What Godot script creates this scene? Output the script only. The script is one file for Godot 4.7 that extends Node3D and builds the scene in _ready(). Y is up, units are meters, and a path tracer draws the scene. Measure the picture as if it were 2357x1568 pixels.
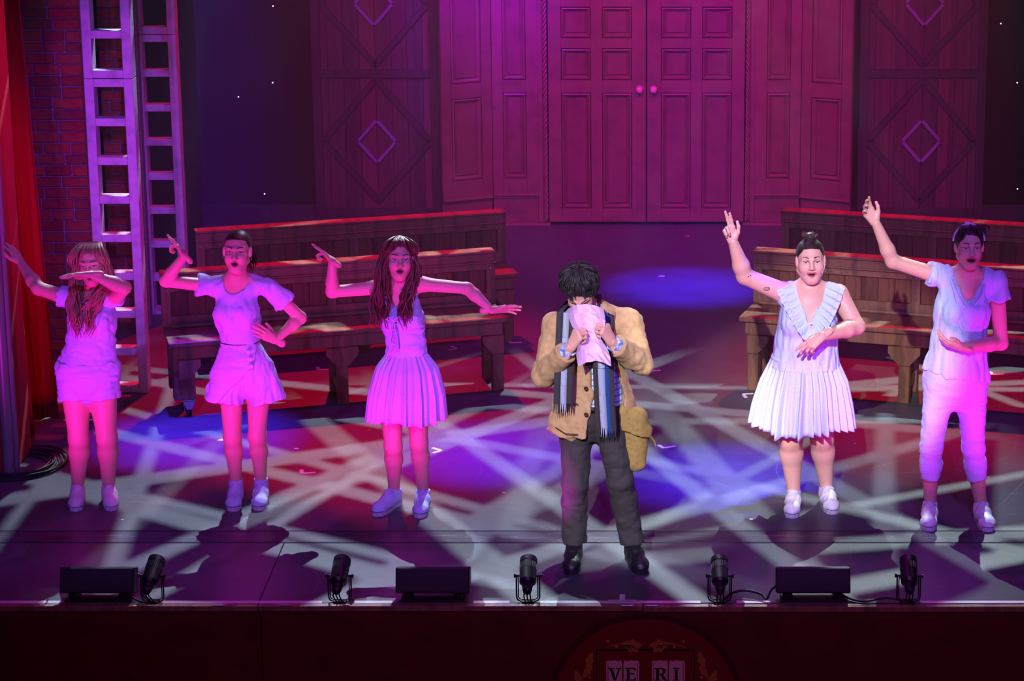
extends Node3D
# A musical on a theatre stage: six performers before pews, panelled doors and brick flats, seen from the balcony.

var M := {}
var taken := {}
var rng := RandomNumberGenerator.new()

# ---------------------------------------------------------------- helpers
func numbered(called: String) -> String:
	var n: int = taken.get(called, 0)
	taken[called] = n + 1
	return called if n == 0 else "%s_%03d" % [called, n]

func thing(called: String, label: String, category: String, at := Vector3.ZERO, turn := 0.0, group := "") -> Node3D:
	var o := Node3D.new()
	o.name = numbered(called)
	add_child(o)
	o.position = at
	o.rotation.y = turn
	tag(o, label, category, group)
	return o

func tag(o: Node, label: String, category := "", group := "", kind := "") -> void:
	if label: o.set_meta("label", label)
	if category: o.set_meta("category", category)
	if group: o.set_meta("group", group)
	if kind: o.set_meta("kind", kind)

func T() -> SurfaceTool:
	var st := SurfaceTool.new()
	st.begin(Mesh.PRIMITIVE_TRIANGLES)
	st.set_smooth_group(-1)
	return st

func put(called: String, mesh: Mesh, mat: Material, parent: Node = self, xf := Transform3D()) -> MeshInstance3D:
	var o := MeshInstance3D.new()
	o.name = numbered(called) if parent == self else called
	o.mesh = mesh
	o.material_override = mat
	o.transform = xf
	parent.add_child(o, true)
	return o

func done(st: SurfaceTool) -> ArrayMesh:
	st.generate_normals()
	return st.commit()

func obj(called: String, st: SurfaceTool, mat: Material, parent: Node = self) -> MeshInstance3D:
	return put(called, done(st), mat, parent)

func setting(called: String, st: SurfaceTool, mat: Material, label := "") -> MeshInstance3D:
	var o := obj(called, st, mat)
	tag(o, label, "", "", "structure")
	return o

func quad(st: SurfaceTool, a: Vector3, b: Vector3, c: Vector3, d: Vector3, out: Vector3) -> void:
	if (a - c).cross(a - b).dot(out) + (a - d).cross(a - c).dot(out) < 0.0:
		var t := b
		b = d
		d = t
	st.add_vertex(a); st.add_vertex(b); st.add_vertex(c)
	st.add_vertex(a); st.add_vertex(c); st.add_vertex(d)

func tri(st: SurfaceTool, a: Vector3, b: Vector3, c: Vector3, out: Vector3) -> void:
	if (a - c).cross(a - b).dot(out) < 0.0:
		var t := b
		b = c
		c = t
	st.add_vertex(a); st.add_vertex(b); st.add_vertex(c)

# a box with its edges chamfered by r (r = 0: plain), centre c, size s
func box(st: SurfaceTool, c: Vector3, s: Vector3, r := 0.0, xf := Transform3D()) -> void:
	st.set_smooth_group(-1)
	var h := s * 0.5
	var core := xf * c
	for ax in 3:
		var bx := (ax + 1) % 3
		var cx := (ax + 2) % 3
		for sg in [-1.0, 1.0]:
			var q := []
			for k in [[-1, -1], [1, -1], [1, 1], [-1, 1]]:
				var p := Vector3.ZERO
				p[ax] = sg * h[ax]
				p[bx] = k[0] * (h[bx] - r)
				p[cx] = k[1] * (h[cx] - r)
				q.append(xf * (c + p))
			quad(st, q[0], q[1], q[2], q[3], (q[0] + q[2]) * 0.5 - core)
	if r <= 0.0:
		return
	for ax in 3:
		var bx := (ax + 1) % 3
		var cx := (ax + 2) % 3
		for s1 in [-1.0, 1.0]:
			for s2 in [-1.0, 1.0]:
				var q := []
				for k in [[-1, 0], [1, 0], [1, 1], [-1, 1]]:
					var p := Vector3.ZERO
					p[ax] = k[0] * (h[ax] - r)
					p[bx] = s1 * (h[bx] - (r if k[1] == 0 else 0.0))
					p[cx] = s2 * (h[cx] - (r if k[1] == 1 else 0.0))
					q.append(xf * (c + p))
				quad(st, q[0], q[1], q[2], q[3], (q[0] + q[2]) * 0.5 - core)
	for s0 in [-1.0, 1.0]:
		for s1 in [-1.0, 1.0]:
			for s2 in [-1.0, 1.0]:
				var sg := Vector3(s0, s1, s2)
				var q := []
				for k in 3:
					var p := sg * (h - Vector3(r, r, r))
					p[k] = sg[k] * h[k]
					q.append(xf * (c + p))
				tri(st, q[0], q[1], q[2], q[0] - core)

# a tube through points, one radius each, closed at both ends
func tube(st: SurfaceTool, pts: Array, radii: Array, sides := 8) -> void:
	st.set_smooth_group(0)
	var n := pts.size()
	var side := Vector3.RIGHT
	var rings := []
	for i in n:
		var d: Vector3 = (pts[mini(i + 1, n - 1)] - pts[maxi(i - 1, 0)]).normalized()
		side = (side - d * side.dot(d))
		if side.length() < 0.05:
			side = d.cross(Vector3.UP if absf(d.y) < 0.9 else Vector3.FORWARD)
		side = side.normalized()
		var up := d.cross(side)
		var ring := []
		var r: float = radii[mini(i, radii.size() - 1)]
		for k in sides:
			var a := TAU * k / sides
			ring.append(pts[i] + (side * cos(a) + up * sin(a)) * r)
		rings.append(ring)
	for i in n - 1:
		for k in sides:
			var k2 := (k + 1) % sides
			quad(st, rings[i][k], rings[i][k2], rings[i + 1][k2], rings[i + 1][k], (rings[i][k] + rings[i + 1][k2]) * 0.5 - (pts[i] + pts[i + 1]) * 0.5)
	st.set_smooth_group(-1)
	for e in [0, n - 1]:
		var out: Vector3 = pts[e] - pts[1 if e == 0 else n - 2]
		for k in sides:
			tri(st, pts[e], rings[e][k], rings[e][(k + 1) % sides], out)

# a profile of (radius, height) turned round the y axis of xf
func lathe(st: SurfaceTool, prof: Array, seg := 16, xf := Transform3D(), smooth := true) -> void:
	for i in prof.size() - 1:
		var a: Vector2 = prof[i]
		var b: Vector2 = prof[i + 1]
		st.set_smooth_group(i if not smooth else 0)
		var nrm := Vector2(b.y - a.y, a.x - b.x)
		for k in seg:
			var t0 := TAU * k / seg
			var t1 := TAU * (k + 1) / seg
			var tm := (t0 + t1) * 0.5
			var p := [Vector3(cos(t0) * a.x, a.y, sin(t0) * a.x), Vector3(cos(t1) * a.x, a.y, sin(t1) * a.x), Vector3(cos(t1) * b.x, b.y, sin(t1) * b.x), Vector3(cos(t0) * b.x, b.y, sin(t0) * b.x)]
			var out := xf.basis * Vector3(cos(tm) * nrm.x, nrm.y, sin(tm) * nrm.x)
			if a.x < 1e-5:
				tri(st, xf * p[0], xf * p[2], xf * p[3], out)
			elif b.x < 1e-5:
				tri(st, xf * p[0], xf * p[1], xf * p[2], out)
			else:
				quad(st, xf * p[0], xf * p[1], xf * p[2], xf * p[3], out)

# a flat polygon (x, y) pushed out along z from z0 to z1
func prism(st: SurfaceTool, poly: PackedVector2Array, z0: float, z1: float, xf := Transform3D()) -> void:
	st.set_smooth_group(-1)
	var ix := Geometry2D.triangulate_polygon(poly)
	var fwd := xf.basis * Vector3(0, 0, z1 - z0)
	for i in range(0, ix.size(), 3):
		var a := poly[ix[i]]
		var b := poly[ix[i + 1]]
		var c := poly[ix[i + 2]]
		tri(st, xf * Vector3(a.x, a.y, z1), xf * Vector3(b.x, b.y, z1), xf * Vector3(c.x, c.y, z1), fwd)
		tri(st, xf * Vector3(a.x, a.y, z0), xf * Vector3(b.x, b.y, z0), xf * Vector3(c.x, c.y, z0), -fwd)
	var cw := Geometry2D.is_polygon_clockwise(poly)
	for i in poly.size():
		var a := poly[i]
		var b := poly[(i + 1) % poly.size()]
		var e := b - a
		var o2 := Vector2(-e.y, e.x) if cw else Vector2(e.y, -e.x)
		quad(st, xf * Vector3(a.x, a.y, z0), xf * Vector3(b.x, b.y, z0), xf * Vector3(b.x, b.y, z1), xf * Vector3(a.x, a.y, z1), xf.basis * Vector3(o2.x, o2.y, 0))

func mat(called: String, c: Color, rough := 0.7, metal := 0.0, spec := 0.5) -> StandardMaterial3D:
	var m := StandardMaterial3D.new()
	m.resource_name = called
	m.albedo_color = c
	m.roughness = rough
	m.metallic = metal
	m.metallic_specular = spec
	M[called] = m
	return m

func noise_tex(size: int, freq: float, oct: int, ramp: Array, sd: int, stretch := Vector2.ONE, warp := 0.0) -> ImageTexture:
	var f := FastNoiseLite.new()
	f.seed = sd
	f.frequency = freq
	f.fractal_octaves = oct
	f.noise_type = FastNoiseLite.TYPE_SIMPLEX_SMOOTH
	var im := Image.create(size, size, false, Image.FORMAT_RGB8)
	var g := Gradient.new()
	g.offsets = PackedFloat32Array(ramp.map(func(r): return r[0]))
	g.colors = PackedColorArray(ramp.map(func(r): return r[1]))
	for y in size:
		for x in size:
			# blended over the edges so that it repeats
			var u := float(x) / size
			var v := float(y) / size
			var wx := warp * f.get_noise_2d(y * 0.7, x * 0.7 + 900.0)
			var a := f.get_noise_2d(x * stretch.x + wx, y * stretch.y)
			var b := f.get_noise_2d((x - size) * stretch.x + wx, y * stretch.y)
			var c := f.get_noise_2d(x * stretch.x + wx, (y - size) * stretch.y)
			var d := f.get_noise_2d((x - size) * stretch.x + wx, (y - size) * stretch.y)
			var n := lerpf(lerpf(a, b, u), lerpf(c, d, u), v)
			im.set_pixel(x, y, g.sample(clampf(n * 0.9 + 0.5, 0.0, 1.0)))
	return ImageTexture.create_from_image(im)

func tri_tex(m: StandardMaterial3D, tex: Texture2D, scale: Vector3, world := false) -> void:
	m.albedo_texture = tex
	m.uv1_triplanar = true
	m.uv1_world_triplanar = world
	m.uv1_scale = scale

# ---------------------------------------------------------------- light
func lamp(called: String, label: String, at: Vector3, to: Vector3, col: Color, energy: float, half: float, soft := 1.0, size := 0.05, group := "") -> Node3D:
	var t := thing(called, label, "stage light", at, 0.0, group)
	var ax := (to - at).normalized()
	var b := Basis()
	b.y = -ax
	b.x = ax.cross(Vector3.UP if absf(ax.y) < 0.99 else Vector3.RIGHT).normalized()
	b.z = b.x.cross(b.y).normalized()
	var xf := Transform3D(b, Vector3.ZERO)
	var st := T()
	lathe(st, [Vector2(0, 0.42), Vector2(0.09, 0.4), Vector2(0.12, 0.36), Vector2(0.12, 0.08), Vector2(0.1, 0.03), Vector2(0.1, 0.0), Vector2(0.095, 0.0), Vector2(0.095, 0.05)], 20, xf, false)
	obj("housing", st, M.black_metal, t)
	st = T()
	lathe(st, [Vector2(0, 0.035), Vector2(0.07, 0.03), Vector2(0.094, 0.022)], 20, xf)
	var lm := StandardMaterial3D.new()
	lm.albedo_color = Color(0.1, 0.1, 0.1)
	lm.emission_enabled = true
	lm.emission = col
	lm.emission_energy_multiplier = 1.5
	obj("lens", st, lm, t)
	st = T()
	for s in [-1.0, 1.0]:
		tube(st, [b * Vector3(0.13 * s, 0.2, 0), b * Vector3(0.15 * s, 0.2, 0)], [0.02], 8)
		tube(st, [b * Vector3(0.14 * s, 0.2, 0), b * Vector3(0.14 * s, 0.2, 0) + Vector3(0, 0.3, 0)], [0.012], 6)
	tube(st, [b * Vector3(-0.14, 0.2, 0) + Vector3(0, 0.3, 0), b * Vector3(0.14, 0.2, 0) + Vector3(0, 0.3, 0)], [0.012], 6)
	tube(st, [b * Vector3(0, 0.2, 0) + Vector3(0, 0.3, 0), b * Vector3(0, 0.2, 0) + Vector3(0, 0.46, 0)], [0.014], 6)
	obj("yoke", st, M.black_metal, t)
	var l := SpotLight3D.new()
	l.name = "beam"
	l.light_color = col
	l.light_energy = energy
	l.light_size = size
	l.spot_angle = half
	l.spot_angle_attenuation = soft
	l.spot_range = 40.0
	l.spot_attenuation = 2.0
	l.shadow_enabled = true
	l.transform = Transform3D(Basis.looking_at(ax, Vector3.UP if absf(ax.y) < 0.99 else Vector3.RIGHT), ax * 0.02)
	t.add_child(l)
	return t

# the break-up pattern: opaque shards left between straight clear bands, on a disc a metre before the lamp
func gobo(t: Node3D, to: Vector3, half: float, sd: int, bands: int, wide: float) -> void:
	var ax := (to - t.position).normalized()
	var r := tan(deg_to_rad(half)) * 2.2 + 0.1
	var disc := PackedVector2Array()
	for k in 40:
		disc.append(Vector2(cos(TAU * k / 40), sin(TAU * k / 40)) * r)
	var pieces: Array = [disc]
	var rg := RandomNumberGenerator.new()
	rg.seed = sd
	for i in bands:
		var a := rg.randf_range(0, PI)
		var d := Vector2(cos(a), sin(a))
		var n := Vector2(-d.y, d.x)
		var o := n * rg.randf_range(-r, r) * 0.95
		var w := wide * rg.randf_range(0.5, 1.3)
		var taper := rg.randf_range(0.5, 1.0)
		var band := PackedVector2Array([o - d * 3 * r - n * w * taper, o + d * 3 * r - n * w, o + d * 3 * r + n * w, o - d * 3 * r + n * w * taper])
		var next: Array = []
		for p in pieces:
			next.append_array(Geometry2D.clip_polygons(p, band))
		pieces = next
	var st := T()
	var xf := Transform3D(Basis.looking_at(ax, Vector3.UP), ax * 2.2)
	for p in pieces:
		prism(st, p, -0.001, 0.001, xf)
	st.set_smooth_group(-1)
	# a rim and three arms that carry it
	for k in 40:
		var a0 := TAU * k / 40
		var a1 := TAU * (k + 1) / 40
		quad(st, xf * Vector3(cos(a0) * r, sin(a0) * r, 0), xf * Vector3(cos(a1) * r, sin(a1) * r, 0), xf * Vector3(cos(a1) * (r + 0.03), sin(a1) * (r + 0.03), 0), xf * Vector3(cos(a0) * (r + 0.03), sin(a0) * (r + 0.03), 0), ax)
	for k in 3:
		var a0 := TAU * k / 3 + 0.5
		tube(st, [xf * Vector3(cos(a0) * (r + 0.02), sin(a0) * (r + 0.02), 0), xf.basis * Vector3(cos(a0) * 0.12, sin(a0) * 0.12, 0.0) - ax * 0.05], [0.008], 6)
	obj("pattern_plate", st, M.black_metal, t)

func lin(r: float, gr: float, b: float) -> Color:
	return Color(r, gr, b).linear_to_srgb()

# a flag on an arm before the lamp: keeps its light off the front of the stage
func barn_door(t: Node3D, edge: Vector3) -> void:
	var d := (edge - t.position).normalized()
	var st := T()
	var c := d * 1.2
	var down := Vector3(0, -1, 0) - d * -d.y
	down = down.normalized()
	quad(st, c + Vector3(-0.8, 0, 0), c + Vector3(0.8, 0, 0), c + Vector3(0.8, 0, 0) + down * 0.6, c + Vector3(-0.8, 0, 0) + down * 0.6, -d)
	tube(st, [c + Vector3(-0.7, 0, 0) + down * 0.01, Vector3(-0.1, 0, 0)], [0.008], 6)
	tube(st, [c + Vector3(0.7, 0, 0) + down * 0.01, Vector3(0.1, 0, 0)], [0.008], 6)
	obj("barn_door", st, M.black_metal, t)

func light_stage() -> void:
	M_base()
	# front of house: violet wash from the balcony rail, magenta from one side
	var w := lamp("wash_light", "violet wash light over the middle of the auditorium", Vector3(-2.6, 7.6, 9.0), Vector3(-1.8, 1.1, -2.2), lin(0.23, 0.10, 1.0), 78, 21, 1.0, 0.03)
	barn_door(w, Vector3(-1.8, 0, -0.25))
	w = lamp("wash_light", "violet wash light over the far side of the auditorium", Vector3(2.4, 7.6, 9.0), Vector3(1.6, 1.1, -2.2), lin(0.24, 0.11, 1.0), 84, 19, 1.0, 0.03)
	barn_door(w, Vector3(1.6, 0, -0.25))
	lamp("wash_light", "dim violet light on the balcony front", Vector3(0.5, 6.4, 11.0), Vector3(0, -0.2, -0.6), lin(1.0, 0.16, 0.62), 24, 24, 1.0, 0.1)
	lamp("wash_light", "violet light aimed at the ladders and the bricks", Vector3(-0.5, 7.4, 9.0), Vector3(-3.95, 1.6, -4.3), lin(0.35, 0.05, 1.0), 150, 5.5, 1.0, 0.05)
	# follow spots
	lamp("follow_spot", "white follow spot trained on the man with the paper", Vector3(-2.6, 8.6, 13.0), Vector3(-0.24, 1.0, -0.64), lin(1.0, 0.95, 0.86), 285, 3.5, 0.4, 0.06)
	lamp("follow_spot", "white follow spot trained on the woman in the ruffled dress", Vector3(-1.2, 8.6, 13.4), Vector3(0.93, 1.08, -1.6), lin(0.99, 0.96, 1.0), 345, 3.6, 0.35, 0.06)
	# patterned white back light
	var k := 0
	for a in [[-3.0, -2.5, 11], [-0.4, -0.3, 18], [3.0, 2.0, 13]]:
		var at := Vector3(a[0], 7.0, -7.2)
		var to := Vector3(a[1], 0, -2.3)
		var gl := lamp("pattern_light", "white pattern light hung upstage, number %s from the brick wall" % ["one", "two", "three"][k], at, to, [lin(0.6, 0.76, 1.0), lin(0.68, 0.88, 1.0), lin(0.76, 1.0, 0.97)][k], 112, 21, 0.5, 0.012)
		gobo(gl, to, 21, a[2], 19, 0.0215)
		k += 1
	# blue pools from above
	for a in [[-3.05, -3.0, "beside the brick wall"], [-1.0, -2.7, "before the long pew"], [0.5, -2.2, "behind the man"], [0.35, -7.2, "before the double doors"]]:
		lamp("blue_spot", "blue spot light straight above the floor " + a[2], Vector3(a[0] + 0.2, 7.0, a[1] + 0.6), Vector3(a[0], 0, a[1]), lin(0.06, 0.02, 1.0), 400, 7, 1.0, 0.04)
	lamp("blue_spot", "blue spot light straight above the floor behind the ladders", Vector3(-3.6, 6.6, -7.6), Vector3(-3.6, 0, -7.3), lin(0.14, 0.0, 1.0), 330, 9, 1.0, 0.04)
	# red from above the pews, magenta over the open floor
	lamp("red_light", "red light hung above the pew by the ladders", Vector3(-2.5, 6.7, -8.7), Vector3(-2.35, 0.4, -4.9), lin(1.0, 0.0, 0.03), 105, 19, 0.8, 0.05)
	lamp("red_light", "red light hung above the pew by the star cloth", Vector3(2.4, 6.7, -8.7), Vector3(2.1, 0.4, -4.9), lin(1.0, 0.0, 0.04), 98, 15, 0.8, 0.05)
	lamp("red_light", "red light aimed at the velvet curtain and the bricks", Vector3(-2.6, 6.5, -0.6), Vector3(-4.6, 0.9, -3.3), lin(1.0, 0.005, 0.01), 40, 9.5, 1.0, 0.08)
	lamp("magenta_light", "magenta light hung above the middle of the stage", Vector3(0, 7.2, -4.4), Vector3(0, 0, -2.6), lin(1.0, 0.0, 0.95), 14, 52, 1.0, 0.1)
	# the doors and the diamond flats
	lamp("purple_light", "purple light aimed at the double doors from the pew with casters", Vector3(-2.2, 6.6, -3.3), Vector3(-0.8, 1.1, -9.7), lin(1.0, 0.0, 0.9), 47, 24, 1.0, 0.1)
	lamp("purple_light", "purple light aimed at the double doors from the other pew", Vector3(2.2, 6.6, -3.3), Vector3(1.0, 1.1, -9.7), lin(1.0, 0.0, 0.5), 54, 22, 1.0, 0.1)
	lamp("blue_spot", "blue spot light aimed at the shutter beside the doors", Vector3(-1.4, 4.4, -7.6), Vector3(-1.45, 2.4, -9.6), lin(0.22, 0.0, 1.0), 45, 18, 1.0, 0.05)
	# the pipes that carry them
	k = 0
	for a in [[7.66, -7.2, "above the pattern lights"], [7.7, -2.4, "above the blue spots"], [8.1, 9.0, "over the auditorium"], [7.4, -8.8, "above the red lights"]]:
		var st := T()
		tube(st, [Vector3(-9, 0, 0), Vector3(9, 0, 0)], [0.025], 10)
		var p := obj("lighting_bar", st, M.black_metal)
		p.position = Vector3(0, a[0], a[1])
		tag(p, "long black pipe " + a[2], "pipe")

func M_base() -> void:
	mat("black_metal", Color(0.11, 0.11, 0.12), 0.42, 0.3)
	mat("black_plastic", Color(0.09, 0.09, 0.1), 0.5)
	mat("rubber", Color(0.07, 0.07, 0.075), 0.7)
	mat("steel", Color(0.62, 0.62, 0.64), 0.35, 0.9)

func _ready() -> void:
	rng.seed = 7
	var cam := Camera3D.new()
	cam.name = "camera"
	cam.projection = Camera3D.PROJECTION_FRUSTUM
	var f := 5413.0
	cam.near = 1.0
	cam.far = 80.0
	cam.size = 1568.0 / f
	cam.frustum_offset = Vector2((1178.5 - 1488.0) / f, -(784.0 - 550.0) / f)
	cam.position = Vector3(0, 4.9, 12.2)
	cam.rotation.x = -atan2(1250.0, f)
	add_child(cam)
	cam.current = true
	var we := WorldEnvironment.new()
	we.name = "surroundings"
	var e := Environment.new()
	e.background_mode = Environment.BG_COLOR
	e.background_color = Color(0, 0, 0)
	e.tonemap_mode = Environment.TONE_MAPPER_LINEAR
	e.tonemap_exposure = 1.0
	e.sdfgi_enabled = true
	e.ssao_enabled = true
	e.ssil_enabled = true
	e.volumetric_fog_enabled = true
	e.volumetric_fog_density = 0.0
	we.environment = e
	add_child(we)
	light_stage()
	materials()
	build_floor()
	build_back()
	build_left()
	build_pews()
	build_front()
	build_marks()
	build_people()
	var fog := FogVolume.new()
	fog.name = "stage_haze"
	fog.size = Vector3(8.6, 5.2, 6.2)
	fog.position = Vector3(-1.4, 2.65, -6.2)
	var fm := FogMaterial.new()
	fm.density = 0.010
	fm.albedo = Color(0.9, 0.9, 0.95)
	fog.material = fm
	add_child(fog)
	tag(fog, "thin stage haze drifting over the pews and doors", "", "", "stuff")

# ---------------------------------------------------------------- the set
func g(v: float, a := 1.0) -> Color:
	return Color(v, v, v, a)

func materials() -> void:
	var wood := noise_tex(256, 0.02, 4, [[0.0, g(0.62)], [0.45, g(0.85)], [0.6, g(0.97)], [1.0, g(0.78)]], 3, Vector2(1.0, 0.06), 9.0)
	var grain := noise_tex(256, 0.03, 4, [[0.0, g(0.5)], [0.5, g(0.9)], [1.0, g(1.0)]], 5, Vector2(1.0, 0.05), 6.0)
	var cloth := noise_tex(256, 0.02, 4, [[0.0, g(0.8)], [0.5, g(0.95)], [1.0, g(1.0)]], 8)
	tri_tex(mat("pew_wood", Color(0.46, 0.32, 0.22), 0.58, 0.0, 0.35), wood, Vector3(1.6, 1.6, 1.6))
	M.pew_wood.clearcoat_enabled = true
	M.pew_wood.clearcoat = 0.1
	M.pew_wood.clearcoat_roughness = 0.3
	tri_tex(mat("pew_board", Color(0.42, 0.26, 0.18), 0.65, 0.0, 0.3), grain, Vector3(2, 2, 2))
	tri_tex(mat("pew_board_dark", Color(0.37, 0.22, 0.16), 0.65, 0.0, 0.3), wood, Vector3(2.3, 2.3, 2.3))
	tri_tex(mat("door_paint", Color(0.46, 0.30, 0.27), 0.55), cloth, Vector3(0.8, 0.8, 0.8))
	tri_tex(mat("door_panel", Color(0.44, 0.27, 0.25), 0.6), cloth, Vector3(0.8, 0.8, 0.8))
	tri_tex(mat("door_mould", Color(0.50, 0.34, 0.31), 0.45), cloth, Vector3(0.8, 0.8, 0.8))
	tri_tex(mat("flat_timber", Color(0.20, 0.13, 0.12), 0.6), grain, Vector3(1.2, 1.2, 1.2))
	for i in 4:
		tri_tex(mat("flat_plank_%d" % i, Color(0.27 + 0.035 * i, 0.16 + 0.013 * i, 0.165 + 0.013 * i), 0.65), grain, Vector3(1.4 + 0.2 * i, 1.4, 1.4))
	mat("flat_trim", Color(0.47, 0.40, 0.54), 0.6)
	tri_tex(mat("ladder_paint", Color(0.74, 0.72, 0.76), 0.5), cloth, Vector3(1.5, 1.5, 1.5))
	for i in 5:
		tri_tex(mat("brick_%d" % i, [Color(0.50, 0.13, 0.11), Color(0.56, 0.15, 0.12), Color(0.44, 0.12, 0.12), Color(0.52, 0.18, 0.16), Color(0.47, 0.10, 0.10)][i], 0.8), cloth, Vector3(3, 3, 3))
	tri_tex(mat("mortar", Color(0.44, 0.38, 0.46), 0.9), cloth, Vector3(3, 3, 3))
	mat("star_cloth", Color(0.02, 0.02, 0.03), 0.95, 0.0, 0.1)
	var s := mat("star", Color(1, 1, 1), 0.4)
	s.emission_enabled = true
	s.emission = Color(0.92, 0.95, 1.0)
	s.emission_energy_multiplier = 1.6
	var v := mat("velvet", Color(0.52, 0.05, 0.05), 0.85, 0.0, 0.3)
	v.rim_enabled = true
	v.rim = 0.5
	v.rim_tint = 0.6
	mat("red_panel", Color(0.42, 0.05, 0.06), 0.6)
	mat("grey_trim", Color(0.46, 0.42, 0.46), 0.4, 0.2)
	tri_tex(mat("fascia", Color(0.33, 0.055, 0.075), 0.75), cloth, Vector3(0.7, 0.7, 0.7))
	tri_tex(mat("edge_wood", Color(0.55, 0.43, 0.34), 0.55), wood, Vector3(1.5, 1.5, 1.5))
	mat("tape", Color(0.84, 0.82, 0.84), 0.6)
	mat("black_line", Color(0.06, 0.05, 0.06), 0.8)
	mat("book_page", Color(0.80, 0.74, 0.78), 0.8)
	mat("gilt", Color(0.62, 0.48, 0.22), 0.6)
	mat("crest_dark", Color(0.22, 0.035, 0.05), 0.8)
	mat("crest_red", Color(0.40, 0.06, 0.08), 0.75)
	var fl := floor_tex()
	for i in 2:
		var m := mat("floor_%d" % i, Color(1, 1, 1), 0.42 if i == 0 else 0.38)
		tri_tex(m, fl, Vector3(0.25, 0.25, 0.25) if i == 0 else Vector3(0.31, 0.31, 0.31), true)
		m.metallic_specular = 0.45
	tri_tex(mat("track", Color(0.62, 0.6, 0.64), 0.35, 0.25), scratch_tex(), Vector3(0.5, 0.5, 0.5), true)

# worn black dance floor: mottled grey, with scuffs and specks of dust
func floor_tex() -> ImageTexture:
	var n := 1024
	var f := FastNoiseLite.new()
	f.seed = 21
	f.frequency = 0.008
	f.fractal_octaves = 4
	var im := Image.create(n, n, false, Image.FORMAT_RGB8)
	for y in n:
		var wy := float(y) / n
		for x in n:
			var wx := float(x) / n
			var a := lerpf(f.get_noise_2d(x, y), f.get_noise_2d(x - n, y), wx)
			var k := 0.295 + 0.055 * lerpf(a, f.get_noise_2d(x, y - n), wy * 0.5)
			im.set_pixel(x, y, Color(k * 0.99, k, k * 1.03))
	var rg := RandomNumberGenerator.new()
	rg.seed = 4
	for i in 170:
		var p := Vector2(rg.randf() * n, rg.randf() * n)
		var d := Vector2.from_angle(rg.randf_range(-0.5, 0.5) if rg.randf() < 0.7 else rg.randf_range(0, PI))
		var curl := rg.randf_range(-0.006, 0.006)
		var l := int(rg.randf_range(20, 190)) if i % 6 else int(rg.randf_range(200, 620))
		var w := rg.randf_range(0.08, 0.4) if i % 6 else rg.randf_range(0.3, 0.6)
		for k in l:
			p += d
			d = d.rotated(curl)
			if rg.randf() < 0.78:
				var xi := posmod(int(p.x), n)
				var yi := posmod(int(p.y), n)
				im.set_pixel(xi, yi, im.get_pixel(xi, yi).lerp(Color(0.72, 0.73, 0.76), w * rg.randf_range(0.5, 1.0)))
	for i in 900:
		var x := rg.randi() % n
		var y := rg.randi() % n
		im.set_pixel(x, y, im.get_pixel(x, y).lerp(Color(0.8, 0.8, 0.83), rg.randf_range(0.15, 0.75)))
	return ImageTexture.create_from_image(im)

func scratch_tex() -> ImageTexture:
	var n := 512
	var im := Image.create(n, n, false, Image.FORMAT_RGB8)
	im.fill(Color(0.44, 0.43, 0.46))
	var rg := RandomNumberGenerator.new()
	rg.seed = 9
	for i in 1500:
		var x0 := rg.randi() % n
		var y0 := rg.randi() % n
		var l := rg.randi_range(3, 60)
		var c := g(rg.randf_range(0.3, 0.5)) if rg.randf() < 0.45 else g(rg.randf_range(0.6, 1.0))
		for k in l:
			if rg.randf() < 0.8:
				im.set_pixel((x0 + k) % n, y0, c)
	return ImageTexture.create_from_image(im)

func build_floor() -> void:
	var fl := Node3D.new()
	fl.name = "floor"
	add_child(fl)
	tag(fl, "worn black dance floor of the stage with scuffs and tape", "", "", "structure")
	var st := T()
	box(st, Vector3(0, -0.1, -6.61), Vector3(16, 0.2, 10.8))
	obj("floor_panel", st, M.floor_0, fl)
	for a in [[-8.0, -2.153], [-2.149, 8.0]]:
		st = T()
		box(st, Vector3((a[0] + a[1]) * 0.5, -0.1, -0.52), Vector3(a[1] - a[0], 0.2, 0.94), 0.002)
		obj("floor_panel", st, M.floor_1, fl)
	st = T()
	box(st, Vector3(0, -0.099, -1.1), Vector3(16, 0.2, 0.19), 0.003)
	obj("track", st, M.track, fl)
	for z in [-1.2035, -0.9985]:
		st = T()
		box(st, Vector3(0, -0.1, z), Vector3(16, 0.2, 0.011), 0.004)
		obj("track_edge", st, M.black_metal, fl)
	# the timber nosing along the front, in lengths, with the hinges of the traps
	for a in [[-8.0, -2.15, 0.0], [-2.146, -0.022, 0.0], [-0.018, 2.2, 0.003], [2.204, 8.0, 0.0]]:
		st = T()
		box(st, Vector3((a[0] + a[1]) * 0.5, -0.016 - a[2], -0.022), Vector3(a[1] - a[0], 0.032, 0.05), 0.004)
		obj("nosing", st, M.edge_wood, fl)
	for x in [-2.36, -1.99, -0.11, 0.03, 2.36]:
		st = T()
		box(st, Vector3(x, 0.001, -0.012), Vector3(0.075, 0.005, 0.02), 0.001)
		tube(st, [Vector3(x - 0.03, 0.003, 0.002), Vector3(x + 0.03, 0.003, 0.002)], [0.005], 6)
		obj("hinge", st, M.steel, fl)
	for a in [[-4.3, -3.24], [-2.69, -1.80], [-1.62, -1.41], [-0.96, -0.76], [-0.59, 0.30], [0.50, 0.69], [1.52, 2.6]]:
		st = T()
		box(st, Vector3((a[0] + a[1]) * 0.5, 0.0006, -0.06), Vector3(a[1] - a[0], 0.0012, 0.038))
		obj("tape_strip", st, M.tape, fl)

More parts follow.
